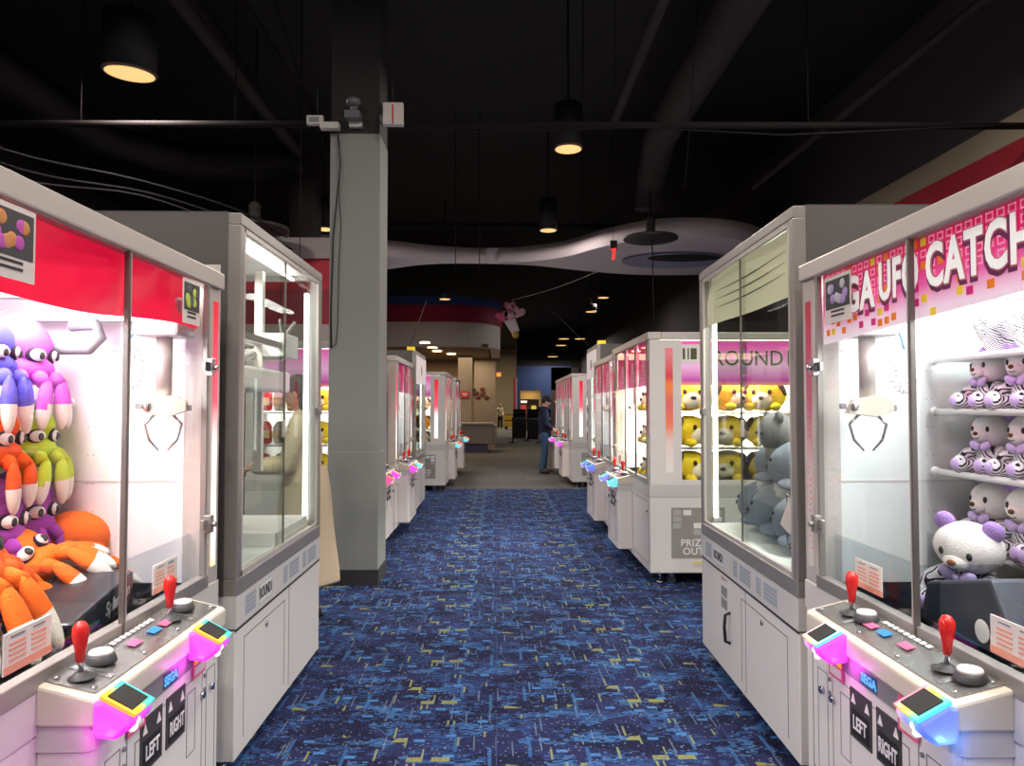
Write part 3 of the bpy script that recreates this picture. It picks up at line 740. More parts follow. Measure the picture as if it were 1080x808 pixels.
        m = MB(); m.box(X(.08), X(.2), W - .42, W - .18, 1.68, 1.80); m.build('motor_box', INNERW, t, bevel=.006)
        m = MB(); m.box(X(.05), X(.5), W * .5, W - .07, .765, .83); m.build('prize_tray', INNERW, t, bevel=.006)
        m = MB(); m.box(X(.25), X(.6), .12, .5, .765, .95); m.build('display_block', INNER, t, bevel=.01)
    elif kind == 'banner':
        m = MB(); n = 18; g = []; rows = 4
        for i in range(n + 1):
            f_ = i / n; yy = .06 + f_ * (W - .12)
            g.append([m.bm.verts.new((X(.045 + .008 * math.sin(f_ * 8 + r)), yy, H - .045 - (r / rows) * (.285 - .02 * f_))) for r in range(rows + 1)])
        for i in range(n):
            for r in range(rows):
                q = m.bm.faces.new((g[i][r], g[i + 1][r], g[i + 1][r + 1], g[i][r + 1])); q.smooth = True
        m.build('header_banner', P('cream_banner', (.62, .58, .44), .75, emit=(.75, .68, .46), es=.38), t)
        m = MB()
        for i in range(3):
            pts = [(X(.034), .18 + j / 12 * (W - .38), 2.06 - i * .045 - .012 * math.sin(j / 12 * PI)) for j in range(13)]
            m.tube(pts, [.0006 + .0028 * math.sin(j / 12 * PI) for j in range(13)], 6)
        m.build('banner_stripe', P('banner_olive', (.16, .15, .10), .7), t)
        m = MB(); m.box(X(.30), X(.33), .18, .21, .765, 1.55); m.box(X(.28), X(.50), .17, .22, 1.15, 1.19); m.box(X(.28), X(.5), .15, .25, 1.53, 1.56)
        m.build('display_post', CREAM, t)
        m = MB()
        for zz in (.85, .95, 1.05): m.tube([(X(.07), .10, zz), (X(.07), .30, zz), (X(.25), .34, zz)], .003, 6)
        for yy in (.10, .17, .24, .30): m.tube([(X(.07), yy, .80), (X(.07), yy, 1.06)], .003, 6)
        m.build('wire_rack', CHROME, t)
    if poster:
        m = MB(); m.box(X(-.012), X(-.004), .03, W - .03, H - .42, H - .06, 0); m.cyl((X(-.013), W / 2, H - .24), (X(-.012), W / 2, H - .24), .07, n=16, mi=1)
        m.build('poster_panel', [P('poster_white', (.75, .68, .68), .6, emit=(.8, .7, .7), es=.3), INKG], t)
        m = MB(); m.box(X(.02), X(.12), .03, .12, H, H + .05); m.build('top_beacon', YELLOW, t)
    area('machine_lamp', (X(D * .5), W / 2, H - .09), W * .7, light, (1, .99, .96), (0, 0, PI / 2), t, sy=.12)
    return t

# ------------------------------------------------------------------ stuffed toys
def F(name, col): return P(name, col, 0.95, spec=0.15, bump=0.35, bscale=220)
def soft_body(name, segs, mat, parent, vox=.014):
    """one continuous surface: balls swept along the skeleton, merged by a voxel remesh"""
    verts, edges = segs
    U, W_ = 12, 8; ring = []
    for j in range(1, W_):
        for i in range(U): ring.append((math.sin(PI * j / W_) * math.cos(2 * PI * i / U), math.sin(PI * j / W_) * math.sin(2 * PI * i / U), math.cos(PI * j / W_)))
    tv = [(0, 0, 1)] + ring + [(0, 0, -1)]; L_ = len(tv) - 1
    tf = [(0, 1 + i, 1 + (i + 1) % U) for i in range(U)] + [(L_, L_ - U + (i + 1) % U, L_ - U + i) for i in range(U)]
    for j in range(W_ - 2):
        for i in range(U): a0 = 1 + j * U; tf.append((a0 + i, a0 + U + i, a0 + U + (i + 1) % U, a0 + (i + 1) % U))
    PV = []; PF = []
    R3 = lambda r: Vector((r[0], r[1], min(r) * .95)) if isinstance(r, tuple) else Vector((r, r, r))
    for a, b in edges:
        (p, ra), (q, rb) = verts[a], verts[b]; p = Vector(p); q = Vector(q); ra = R3(ra); rb = R3(rb)
        n = max(2, int((q - p).length / (min(min(ra), min(rb)) * .38)) + 1)
        for k in range(n + 1):
            f = k / n; c = p.lerp(q, f); r = ra.lerp(rb, f); off = len(PV)
            PV += [(c.x + v[0] * r.x, c.y + v[1] * r.y, c.z + v[2] * r.z) for v in tv]; PF += [tuple(off + i for i in g) for g in tf]
    me = bpy.data.meshes.new(name); me.from_pydata(PV, [], PF); me.materials.append(mat); me.update()
    o = bpy.data.objects.new(name, me); COL.objects.link(o); o.parent = parent
    r = o.modifiers.new('remesh', 'REMESH'); r.mode = 'VOXEL'; r.voxel_size = vox; r.use_smooth_shade = True
    k = o.modifiers.new('smooth', 'SMOOTH'); k.factor = .6; k.iterations = 6
    return o

def octopus(col, label, loc, rz, scale=1.0, group='octopus toys in the red-banner machine', tip=(0.85, 0.80, 0.72), rot=None):
    """front faces +X, sits at z=0, about 0.26 tall"""
    c = F('plush_' + col[0], col[1]); tp = F('plush_cream_tip', tip)
    t = empty('octopus_toy', loc, rz, scale)
    if rot: t.rotation_euler = rot
    tag(t, label, 'stuffed toy', group)
    def df(v):
        v.x *= 1 - .12 * v.z; v.y *= 1 - .15 * max(0, v.z); return v
    m = MB(); m.ball((0, 0, .19), (.100, .120, .100), 0, 28, 18, deform=df); m.ball((.025, 0, .105), (.085, .105, .055), 0, 24, 14)
    for sg in (-1, 1): m.ball((-.01, sg * .105, .215), (.03, .042, .035), 0, 14, 10)
    m.build('body', c, t)
    rr = random.Random(len(label) * 7)
    for i, a in enumerate((-1.35, -.85, -.30, .30, .85, 1.35)):
        m = MB(); dx, dy = math.cos(a), math.sin(a); L_ = .075 + .02 * rr.random(); up = i in (0, 5)
        c0 = Vector((.075 * dx + .01, .10 * dy, .085)); c1 = Vector((.112 * dx + .012, .150 * dy if not up else .165 * dy, .055 if not up else .075))
        m.tube([c0, (c0 + c1) / 2 + Vector((0, 0, .008)), c1], [.022, .024, .022], 12, 0)
        if up: c2 = c1 + Vector((.0, .03 * dy, -.045)); rt = Matrix.Rotation(dy * .7, 3, 'X')
        else: c2 = c1 + Vector((.006, .012 * dy, -L_ * .75)); rt = Matrix.Rotation(dy * .25 + rr.uniform(-.15, .15), 3, 'X')
        f0 = len(m.bm.faces); m.ball(c2, (.020, .031, L_), 0, 16, 12, rot=rt)
        for k, f in enumerate(m.bm.faces):
            if k >= f0 and (f.calc_center_median().x > c2.x + .004 and rr.random() < .0 or f.calc_center_median().z < c2.z - L_ * .1): f.material_index = 1
        m.build('tentacle', [c, tp], t)
    for sg in (-1, 1):
        m = MB(); m.ball((.090, sg * .044, .151), (.016, .033, .025), 1, 18, 12, rot=Matrix.Rotation(sg * .45, 3, 'Z')); m.ball((.096, sg * .044, .151), (.015, .029, .021), 0, 18, 12, rot=Matrix.Rotation(sg * .45, 3, 'Z')); e = m.build('eye', [F('eye_white', (.85, .82, .78)), F('eye_outline', (.03, .02, .03))], t)
        m = MB(); m.ball((.110, sg * .040, .149), (.006, .014, .014), 0, 12, 8); m.build('pupil', BLACK, e)
    return t

def bear_proto(loc, rz, label, group, sc=1.0):
    t = empty('teddy_bear_toy', loc, rz, sc); tag(t, label, 'stuffed toy', group)
    Z = zebra('zebra_print_fabric'); W_ = F('plush_white', (.80, .77, .75)); V = F('plush_lilac', (.40, .25, .62)); V2 = F('plush_pale_lilac', (.60, .46, .78))
    m = MB(); m.ball((0, 0, .165), (.068, .088, .068), 0, 22, 14); m.ball((.055, 0, .148), (.026, .036, .024), 0, 14, 10)
    m.build('head', W_, t)
    m = MB(); m.ball((0, 0, .060), (.058, .066, .066), 0, 20, 12); m.build('body', Z, t)
    for sg in (-1, 1):
        m = MB(); m.ball((-.01, sg * .062, .222), (.018, .028, .028), 0, 14, 10); m.build('ear', V, t)
        m = MB(); m.tube([(.01, sg * .045, .095), (.045, sg * .085, .070), (.07, sg * .095, .045)], [.022, .024, .022], 10); m.ball((.072, sg * .096, .044), .023); m.build('arm', Z, t)
        m = MB(); m.tube([(.01, sg * .04, .035), (.07, sg * .055, .028), (.10, sg * .058, .032)], [.030, .030, .030], 10); m.ball((.10, sg * .058, .034), (.028, .033, .036)); g = m.build('leg', Z, t)
        m = MB(); m.ball((.122, sg * .058, .036), (.010, .021, .023)); m.build('foot_pad', V2, g)
        m = MB(); m.ball((.060, sg * .036, .172), (.006, .0075, .011)); m.build('eye', BLACK, t)
        m = MB(); m.ball((.060, sg * .026, .108), (.012, .026, .016), rot=Matrix.Rotation(sg * .5, 3, 'X')); m.build('ribbon_loop', V2, t)
    m = MB(); m.ball((.081, 0, .155), (.007, .011, .008)); m.build('nose', F('plush_brown', (.16, .07, .03)), t)
    m = MB(); m.tube([(.077, -.014, .139), (.080, 0, .135), (.077, .014, .139)], .0016, 6); m.build('mouth', BLACK, t)
    m = MB(); m.ball((.068, 0, .108), .010); m.build('ribbon_knot', V2, t)
    return t

def dog_proto(loc, rz, label, group, col=(.86, .66, .05), name='dog_toy', sc=1.0):
    t = empty(name, loc, rz, sc); tag(t, label, 'stuffed toy', group)
    Y = F('plush_yellow%d' % int(col[2] * 100), (.95, .72, .04) if col[2] < .055 else col); B = F('plush_charcoal', (.05, .05, .04)); W_ = F('plush_cream', (.85, .80, .62))
    m = MB(); m.ball((0, 0, .10), (.11, .14, .10), 0, 22, 14); m.ball((.085, 0, .070), (.060, .065, .055), 1, 18, 12); m.build('body', [Y, W_], t)
    for sg in (-1, 1):
        m = MB(); m.ball((.035, sg * .115, .145), (.028, .020, .052), 0, 14, 10, rot=Matrix.Rotation(sg * .5, 3, 'X')); m.build('ear', B, t)
        m = MB(); m.ball((.112, sg * .050, .125), (.012, .013, .016)); m.build('eye', B, t)
        m = MB(); m.ball((.11, sg * .085, .028), (.045, .034, .028), 0, 14, 8); m.build('paw', Y, t)
    m = MB(); m.ball((.140, 0, .085), (.014, .020, .013)); m.build('nose', B, t)
    m = MB(); m.ball((-.11, 0, .09), (.03, .025, .03)); m.build('tail', B, t)
    return t

def seal_proto(loc, rz, label, group, sc=1.0):
    t = empty('seal_toy', loc, rz, sc); tag(t, label, 'stuffed toy', group)
    G = F('plush_slate', (.20, .23, .28)); L_ = F('plush_light_grey', (.50, .50, .51))
    def df(v): v.z *= 1 - .25 * max(0, -v.x); return v
    m = MB(); m.ball((0, 0, .13), (.20, .15, .14), 0, 26, 16, deform=df); m.build('body', G, t)
    m = MB(); m.ball((-.03, 0, .17), (.175, .145, .115), 0, 22, 14); m.build('hood', L_, t)
    for sg in (-1, 1):
        m = MB(); m.ball((.08, sg * .14, .06), (.06, .05, .02), 0, 14, 8, rot=Matrix.Rotation(-sg * .4, 3, 'X')); m.build('flipper', G, t)
        m = MB(); m.ball((.175, sg * .05, .165), .012); m.build('eye', BLACK, t)
    m = MB(); m.ball((-.21, 0, .05), (.06, .10, .02)); m.build('tail', G, t)
    m = MB(); m.ball((.20, 0, .13), (.012, .02, .012)); m.build('nose', BLACK, t)
    return t

# ------------------------------------------------------------------ people
SKIN = P('skin', (.50, .28, .19), .5)
HAIR = P('black_hair', (.012, .010, .010), .55)
def person(label, loc, rz, H=1.66, coat=None, top=(.02, .025, .05), trousers=(.045, .085, .16), hands=None, cap=True, look=.5, group=None, shoes=(.01, .01, .012)):
    """faces +X"""
    t = empty('person', loc, rz, H / 1.70); tag(t, label, 'person', group)
    hands = hands or [(.32, .12, .92), (.12, -.24, .86)]
    sh = [Vector((-.01, .17, 1.38)), Vector((-.01, -.17, 1.38))]
    V = [((0, 0, .92), (.12, .15)), ((.0, 0, 1.06), (.10, .13)), ((.0, 0, 1.22), (.11, .15)), ((-.01, 0, 1.36), (.09, .13)), ((.01, 0, 1.44), .05), ((.03, 0, 1.50), .048)]
    Ed = [(0, 1), (1, 2), (2, 3), (3, 4), (4, 5)]
    joints = []
    for i, sg in enumerate((1, -1)):
        n = len(V); V += [((0, sg * .09, .86), .085), ((.03 if i == 0 else .0, sg * .10, .48), .056), ((-.02 + (.02 if i == 0 else -.03), sg * .10, .09), .038), ((.06, sg * .11, .045), .034), ((.14, sg * .12, .035), .026)]
        Ed += [(0, n), (n, n + 1), (n + 1, n + 2), (n + 2, n + 3), (n + 3, n + 4)]
        h = Vector(hands[i]); s0 = sh[i]
        mid = (s0 + h) / 2; el = mid + Vector((-.10, sg * .05, -.10))
        el = s0 + (el - s0).normalized() * .29; fw = (h - el); 
        wr = el + fw * .82 if fw.length < .33 else el + fw.normalized() * .26
        n = len(V); V += [(tuple(s0), .055), (tuple(el), .040), (tuple(wr), .026), (tuple(wr + (h - el).normalized() * .045), (.018, .034))]
        Ed += [(3, n), (n, n + 1), (n + 1, n + 2), (n + 2, n + 3)]; joints.append((s0, el, wr, (h - el).normalized()))
    V = [(c_, (tuple(q * .78 for q in r_) if isinstance(r_, tuple) else r_ * (.85 if r_ > .045 else 1))) for c_, r_ in V]
    body = soft_body('body', (V, Ed), SKIN, t, .010)
    # head with face
    hd = empty('x') ; bpy.data.objects.remove(hd, do_unlink=True)
    rot = Matrix.Rotation(look, 3, 'Y'); hc = Vector((.05, 0, 1.59))
    def hp(x, y, z): return tuple(hc + rot @ Vector((x, y, z)))
    def dh(v): v.y *= 1 - .12 * max(0, -v.z); v.x *= 1 + .06 * max(0, -v.z); return v
    m = MB(); m.ball(hc, (.092, .073, .112), 0, 20, 14, rot=rot, deform=dh)
    m.cyl(hp(-.02, 0, -.05), (.01, 0, 1.45), .048, .052, 14)
    m.ball(hp(.092, 0, -.012), (.016, .012, .022), 0, 10, 8, rot=rot); m.ball(hp(.075, 0, -.085), (.018, .028, .016), 0, 10, 8, rot=rot)
    for sg in (-1, 1): m.ball(hp(-.005, sg * .073, -.01), (.018, .008, .028), 0, 10, 8, rot=rot)
    head = m.build('head', SKIN, t)
    for sg in (-1, 1):
        m = MB(); m.ball(hp(.083, sg * .030, .008), (.008, .012, .006), 0, 10, 6, rot=rot); m.build('eye', HAIR, head)
        m = MB(); m.ball(hp(.084, sg * .030, .026), (.006, .016, .003), 0, 10, 6, rot=rot); m.build('eyebrow', HAIR, head)
    m = MB(); m.ball(hp(.088, 0, -.052), (.006, .020, .005), 0, 10, 6, rot=rot); m.build('mouth', P('lips', (.38, .12, .10), .5), head)
    m = MB(); m.ball(hp(-.022, 0, .022), (.090, .082, .108), 0, 20, 12, rot=rot); 
    if coat: m.ball(hp(-.05, 0, -.06), (.06, .078, .12), 0, 16, 10)
    m.build('hair', HAIR, t)
    if cap:
        CM = P('navy_cap', (.012, .014, .022), .8)
        m = MB(); m.ball(hp(-.008, 0, .045), (.102, .086, .082), 0, 20, 12, rot=rot)
        m.prism([(.07, -.065), (.13, -.055), (.165, 0), (.13, .055), (.07, .065)], 0, .010, 0)
        for v in m.bm.verts:
            if v.co.z < .5: v.co = Vector(hp(v.co.x, v.co.y, v.co.z + .045))
        m.build('cap', CM, t)
    # hands: palm is the end of the body mesh, fingers are separate tapered chains
    for i, (s0, el, wr, d) in enumerate(joints):
        side = d.cross(Vector((0, 0, 1))).normalized(); up = side.cross(d).normalized(); sg = (1, -1)[i]
        pb = wr + d * .05
        for k, ln in enumerate((.062, .072, .068, .054)):
            b0 = pb + d * .018 + side * ((k - 1.5) * .017)
            p1 = b0 + d * ln * .5 - up * .008; p2 = p1 + d * ln * .30 - up * .024; p3 = p2 + d * ln * .05 - up * .022
            m = MB(); m.tube([b0, p1, p2, p3], [.009, .0085, .0075, .005], 8); m.build('finger', SKIN, t)
        b0 = pb - d * .02 + side * (.028 * -sg); p1 = b0 + d * .03 + side * (.022 * -sg) - up * .006; p2 = p1 + d * .028 - up * .012
        m = MB(); m.tube([b0, p1, p2], [.011, .010, .006], 8); m.build('thumb', SKIN, t)
    # clothing
    TM = P('cloth_%d_%d' % (int(top[0] * 999), int(top[2] * 999)), top, .9, spec=.1, bump=.3, bscale=30)
    TR = P('trouser_%d_%d' % (int(trousers[0] * 999), int(trousers[2] * 999)), trousers, .9, spec=.1, bump=.4, bscale=18)
    V2 = [((0, 0, .90), (.128, .162)), ((0, 0, .96), (.126, .160)), ((.0, 0, 1.06), (.125, .155)), ((.0, 0, 1.22), (.130, .165)), ((-.01, 0, 1.37), (.105, .14)), ((.0, 0, 1.44), .068)]
    E2 = [(0, 1), (1, 2), (2, 3), (3, 4), (4, 5)]
    
    for i, (s0, el, wr, d) in enumerate(joints):
        n = len(V2); end = wr - (wr - el) * (.0 if coat else .35)
        V2 += [(tuple(s0), .068), (tuple(el), .058), (tuple(end), .046)]; E2 += [(4, n), (n, n + 1), (n + 1, n + 2)]
    soft_body('coat_top' if coat else 'hooded_sweatshirt', (V2, E2), TM, t)
    V3 = [((0, 0, .91), (.115, .150))]; E3 = []
    for i, sg in enumerate((1, -1)):
        n = len(V3); V3 += [((0, sg * .085, .84), .098), ((.03 if i == 0 else .0, sg * .10, .48), .074), ((.0 if i == 0 else -.05, sg * .10, .12), .064)]
        E3 += [(0, n), (n, n + 1), (n + 1, n + 2)]
    if coat: V3 = [(c_, (tuple(q * .72 for q in r_) if isinstance(r_, tuple) else r_ * .72)) for c_, r_ in V3]
    soft_body('trousers', (V3, E3), TR, t)
    if coat:
        m = MB(); n = 28; prof = [(.150, 1.10), (.172, .98), (.19, .88), (.21, .65), (.25, .42), (.265, .30)]; rings = []
        for r, z in prof:
            rings.append([m.bm.verts.new(((r * .92 + .012 * math.sin(k * PI / 2.0) * (1.02 - z) * 2) * math.cos(2 * PI * k / n) - .02, (r + .02 * math.sin(k * PI / 2.3) * (1.02 - z) * 1.6) * math.sin(2 * PI * k / n), z)) for k in range(n)])
        for A, B in zip(rings, rings[1:]):
            for k in range(n):
                f = m.bm.faces.new((A[k], A[(k + 1) % n], B[(k + 1) % n], B[k])); f.smooth = True
        sk = m.build('coat_skirt', TM, t); so = sk.modifiers.new('solid', 'SOLIDIFY'); so.thickness = .012; sb = sk.modifiers.new('sub', 'SUBSURF'); sb.levels = 1; sb.render_levels = 1
    else:
        m = MB(); m.ball((-.09, 0, 1.43), (.06, .10, .05), 0, 16, 8); m.build('hood', TM, t)
    SH = P('black_shoe', shoes, .5)
    for i, sg in enumerate((1, -1)):
        x = -.0 if i == 0 else -.05
        m = MB(); m.ball((x + .07, sg * .115, .045), (.145, .050, .045), 0, 18, 10); m.ball((x + .0, sg * .105, .07), (.06, .048, .05), 0, 14, 8)
        for v in m.bm.verts: v.co.z = max(v.co.z, .004)
        m.build('shoe', SH, t)
    return t

# ================================================================== THE PLACE
# ---- setting
m = MB(); m.box(-9, 5.2, -3.0, 13.0, -.05, 0); o = struct(m.build('floor', carpet_mat()))
m = MB(); m.box(-9, 5.2, 13.0, 62, -.05, 0); struct(m.build('floor', tile_carpet()))
m = MB(); m.box(-9, 5.2, -3, 62, 6.2, 6.4)
struct(m.build('ceiling', CEILBLK))
WALLD = P('dark_plum_wall', (.05, .04, .045), .8)
m = MB(); m.box(-9.2, -9, -3, 62, 0, 6.4); struct(m.build('wall_left', WALLD))
m = MB(); m.box(-9.2, 5.2, -3.2, -3, 0, 6.4); struct(m.build('wall_behind', WALLD))
CREAMW = P('cream_painted_wall', (.33, .28, .20), .8); CRIM = P('crimson_painted_wall', (.36, .012, .03), .7); BLUEW = P('blue_painted_wall', (.016, .040, .13), .7)
m = MB(); m.box(5.2, 5.4, -3, 62, 0, 6.4, 0); m.box(5.17, 5.2, -3, 13.5, 3.82, 4.08, 1); m.box(5.17, 5.2, -3, 13.5, 4.08, 4.36, 2); m.box(5.18, 5.2, -3, 13.5, 0, 3.82, 3)
struct(m.build('wall_right', [WALLD, CRIM, CREAMW, P('dim_grey_wall', (.10, .09, .09), .8)]))
BEIGE = P('beige_wall', (.30, .25, .19), .8); 
# far end of the hall
m = MB(); m.box(-9, 5.2, 60, 60.2, 0, 6.4); struct(m.build('wall_far', BEIGE))
m = MB(); m.box(1.22, 5.2, 46, 46.2, 2.5, 6.2, 0); m.box(2.9, 5.2, 46, 46.2, 0, 2.5, 0)                                     # navy wall with its opening
struct(m.build('wall_navy_right', P('near_black_wall', (.02, .018, .018), .8)))
m = MB(); m.box(1.25, 1.45, 45.6, 45.9, 0, 4.0, 0); m.box(1.45, 4.6, 45.6, 45.9, 2.50, 4.0, 0); m.box(2.75, 3.35, 45.6, 45.9, 0, 2.5, 0); m.box(3.35, 5.1, 45.6, 45.9, 0, 3.9, 1)
struct(m.build('wall_blue', [BLUEW, P('brown_dim_wall', (.045, .03, .026), .8)]))
m = MB(); m.box(1.02, 1.16, 45.5, 45.9, 0, 3.3, 0); m.box(1.16, 1.24, 45.5, 45.9, 0, 3.3, 1); struct(m.build('trim_1', [CRIM, P('pale_trim', (.3, .28, .27), .7)]))
m = MB(); m.box(1.45, 2.75, 45.0, 45.05, 1.2, 2.46); 
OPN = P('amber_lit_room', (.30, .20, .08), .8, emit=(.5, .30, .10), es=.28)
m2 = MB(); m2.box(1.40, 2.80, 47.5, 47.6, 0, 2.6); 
m.bm.free()
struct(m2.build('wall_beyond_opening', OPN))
# storefront block on the left: fascia with white, crimson and navy bands and a rounded end
def fascia(name, mat, z0, z1, off, rad=1.4, xr=.10, y0=21.0):
    m = MB(); pts = [(-8.9, y0 - off)]
    for i in range(13):
        a = i / 12 * PI / 2; pts.append((xr + off - (rad + off) + (rad + off) * math.sin(a), y0 - off + (rad + off) - (rad + off) * math.cos(a)))
    pts += [(xr + off, 27.5), (xr - .3, 27.5)]
    for i in range(13):
        a = (1 - i / 12) * PI / 2; rr_ = rad - .3; pts.append((xr - .3 - rr_ + rr_ * math.sin(a), y0 + .3 + rr_ - rr_ * math.cos(a)))
    pts.append((-8.9, y0 + .3))
    m.prism(pts, z0, z1, 0, 'z', smooth=False); return struct(m.build(name, mat))
fascia('trim_2', P('white_fascia_paint', (.66, .60, .59), .7), 3.16, 3.86, 0)
fascia('trim_3', P('raspberry_fascia', (.34, .015, .07), .7), 3.86, 4.34, .06)
fascia('trim_4', P('blue_fascia', (.03, .07, .30), .7), 4.34, 4.58, .03)
TANC = P('tan_soffit', (.26, .19, .12), .8)
m = MB(); m.box(-8.9, -.25, 21.3, 27.2, 3.18, 3.26); struct(m.build('ceiling_of_storefront', TANC))
m = MB(); m.box(-8.9, -.05, 27.3, 27.5, 0, 4.6); struct(m.build('wall_back_left', P('taupe_wall', (.30, .225, .15), .8)))
m = MB(); m.box(-1.30, -.84, 24.8, 25.25, 0, 3.2, 0); struct(m.build('wall_pier', P('greige_pier', (.26, .235, .21), .8)))
m = MB(); m.box(-.80, -.05, 26.2, 27.3, 0, 3.2, 0); m.box(-.78, -.20, 26.19, 26.2, 1.75, 2.0, 1); 
struct(m.build('wall_return', [P('brown_grey_wall', (.24, .195, .16), .8), P('tan_patch', (.26, .2, .15), .8)]))
# closer crimson band on the left, seen between the tall cabinet and the column
m = MB(); m.box(-8.9, -1.95, 9.6, 9.8, 2.50, 2.95, 2); m.box(-8.9, -1.95, 9.6, 9.8, 2.95, 3.35, 0); m.box(-8.9, -1.95, 9.55, 9.8, 3.35, 3.62, 1); m.box(-8.9, -1.95, 9.6, 9.8, 2.25, 2.50, 1)
struct(m.build('trim_5', [CRIM, P('dusty_white_band', (.30, .25, .25), .8), P('dark_crimson', (.2, .01, .025), .7)]))
# wavy white ceiling feature
WCL = P('white_ceiling_feature', (.86, .80, .86), .8); WCL2 = P('mauve_white_edge', (.62, .54, .57), .8)
def catmull(pts, n=6):
    out = []
    for i in range(len(pts) - 1):
        p0, p1, p2, p3 = (Vector(pts[max(0, i - 1)]), Vector(pts[i]), Vector(pts[i + 1]), Vector(pts[min(len(pts) - 1, i + 2)]))
        for k in range(n):
            q = k / n; out.append(.5 * ((2 * p1) + (-p0 + p2) * q + (2 * p0 - 5 * p1 + 4 * p2 - p3) * q * q + (-p0 + 3 * p1 - 3 * p2 + p3) * q ** 3))
    out.append(Vector(pts[-1])); return out
def pxd(px, py, z): d = 780 * (z - CAMH) / (430 - py); return ((px - 524) / 780 * d, d)
ZC = 4.15
near = [pxd(a, b, ZC) for a, b in ((250, 262), (330, 264), (407, 270), (470, 276), (530, 277), (590, 271), (640, 258), (690, 249), (740, 247), (790, 252), (840, 268))]
farE = [pxd(a, b, ZC) for a, b in ((250, 300), (330, 296), (407, 284), (450, 278.5), (500, 277.5), (560, 279), (610, 284), (660, 288), (710, 289), (760, 287), (840, 280))]
nr = catmull(near, 6); fr = catmull(farE, 6)
m = MB(); T = .30
A = [m.bm.verts.new((p[0], p[1], ZC)) for p in nr]; B = [m.bm.verts.new((p[0], max(p[1], q[1] + .05) if False else p[1], ZC)) for p, q in zip(fr, nr)]
A2 = [m.bm.verts.new((p[0], p[1], ZC + T)) for p in nr]; B2 = [m.bm.verts.new((p[0], p[1], ZC + T)) for p in fr]
for i in range(len(nr) - 1):
    f = m.bm.faces.new((A[i], A[i + 1], B[i + 1], B[i])); f.material_index = 0
    f = m.bm.faces.new((A2[i], A2[i + 1], B2[i + 1], B2[i])); f.material_index = 1
    f = m.bm.faces.new((A[i], A[i + 1], A2[i + 1], A2[i])); f.material_index = 1; f.smooth = True
    f = m.bm.faces.new((B[i], B[i + 1], B2[i + 1], B2[i])); f.material_index = 1; f.smooth = True
o = m.build('ceiling_ribbon', [WCL, WCL2]); struct(o)
# flat oval under the ribbon: blue cove light painted lavender, opening painted dark
cx, cy = pxd(712, 272, ZC)
m = MB(); n = 36
ri = [m.bm.verts.new((cx + .95 * math.cos(2 * PI * k / n), cy + .72 * math.sin(2 * PI * k / n), ZC - .03)) for k in range(n)]
ro = [m.bm.verts.new((cx + .66 * math.cos(2 * PI * k / n) + .12, cy + .34 * math.sin(2 * PI * k / n) - .30, ZC - .034)) for k in range(n)]
for k in range(n):
    m.bm.faces.new((ri[k], ri[(k + 1) % n], ro[(k + 1) % n], ro[k])).material_index = 0
f = m.bm.faces.new(ro[::-1]); f.material_index = 1
struct(m.build('ceiling_oval_recess', [P('cove_light_lavender', (.42, .42, .62), .7), P('recess_dark', (.02, .02, .03), .8)]))

# ---- column
m = MB(); m.box(-1.36, -.955, 6.0, 6.42, 0, 3.66, 0); col = m.build('column', P('grey_green_paint', (.27, .285, .265), .75), bevel=.004)
tag(col, 'square grey painted column beside the aisle, its top part painted black', 'column')
m = MB(); m.box(-1.355, -.96, 6.005, 6.415, 3.66, 6.2); m.build('column_upper', P('black_column_paint', (.016, .014, .014), .7), col)
m = MB(); m.box(-1.365, -.95, 5.995, 6.425, 0, .12); m.build('base_trim', P('charcoal_skirting', (.035, .033, .032), .6), col)
m = MB(); m.box(-1.362, -.953, 5.998, 6.422, 1.055, 1.068); m.build('chair_rail_line', P('pale_line', (.33, .34, .32), .6), col)
m = MB(); m.tube([(-1.30, 5.97, 3.7), (-1.27, 5.96, 3.4), (-1.325, 5.97, 2.8), (-1.34, 5.975, 2.2), (-1.335, 5.975, 1.9)], .008, 6)
tag(m.build('power_cable', BLACK), 'thick black cable running down the grey column', 'cable')
m = MB(); m.tube([(-1.285, 5.985, 3.6), (-1.28, 5.985, 3.1), (-1.265, 5.985, 2.9), (-1.28, 5.985, 2.6), (-1.285, 5.985, 2.1), (-1.30, 5.985, 1.93), (-1.34, 5.985, 1.91)], .0035, 6)
tag(m.build('thin_wire', P('brown_wire', (.06, .03, .03), .6)), 'thin brown wire hanging on the grey column face', 'cable')
m = MB(); m.box(-.905, -.745, 5.80, 5.86, 3.66, 3.84, 0); o = m.build('junction_box', P('white_box_plastic', (.62, .58, .54), .5), bevel=.006); tag(o, 'white square box with red line hanging at the column top', 'box')
m = MB(); m.box(-.830, -.820, 5.796, 5.80, 3.665, 3.82); m.build('red_line', RED, o)
m = MB(); m.cyl((-.83, 5.83, 3.84), (-.83, 5.83, 4.02), .006, n=6); m.build('hanger', BLACK, o)
m = MB(); m.box(-1.53, -1.40, 5.9, 5.95, 3.70, 3.77, 0); m.box(-1.51, -1.43, 5.897, 5.90, 3.715, 3.755, 1); m.box(-1.42, -1.27, 5.88, 5.95, 3.66, 3.71, 0); o = m.build('emergency_unit', [P('white_box_plastic'), INKG], bevel=.004)
tag(o, 'small white unit at the left of the column top', 'box'); m = MB(); m.cyl((-1.45, 5.93, 3.77), (-1.45, 5.93, 4.0), .005, n=6); m.build('hanger', BLACK, o)
m = MB(); m.box(-1.22, -1.10, 5.86, 5.97, 3.74, 3.80, 0); m.cyl((-1.15, 5.90, 3.80), (-1.15, 5.90, 3.86), .03, n=12); m.ball((-1.15, 5.88, 3.87), (.06, .06, .04)); o = m.build('security_camera', P('camera_grey', (.14, .14, .15), .4)); tag(o, 'dark grey camera mounted on top of the grey column', 'camera')
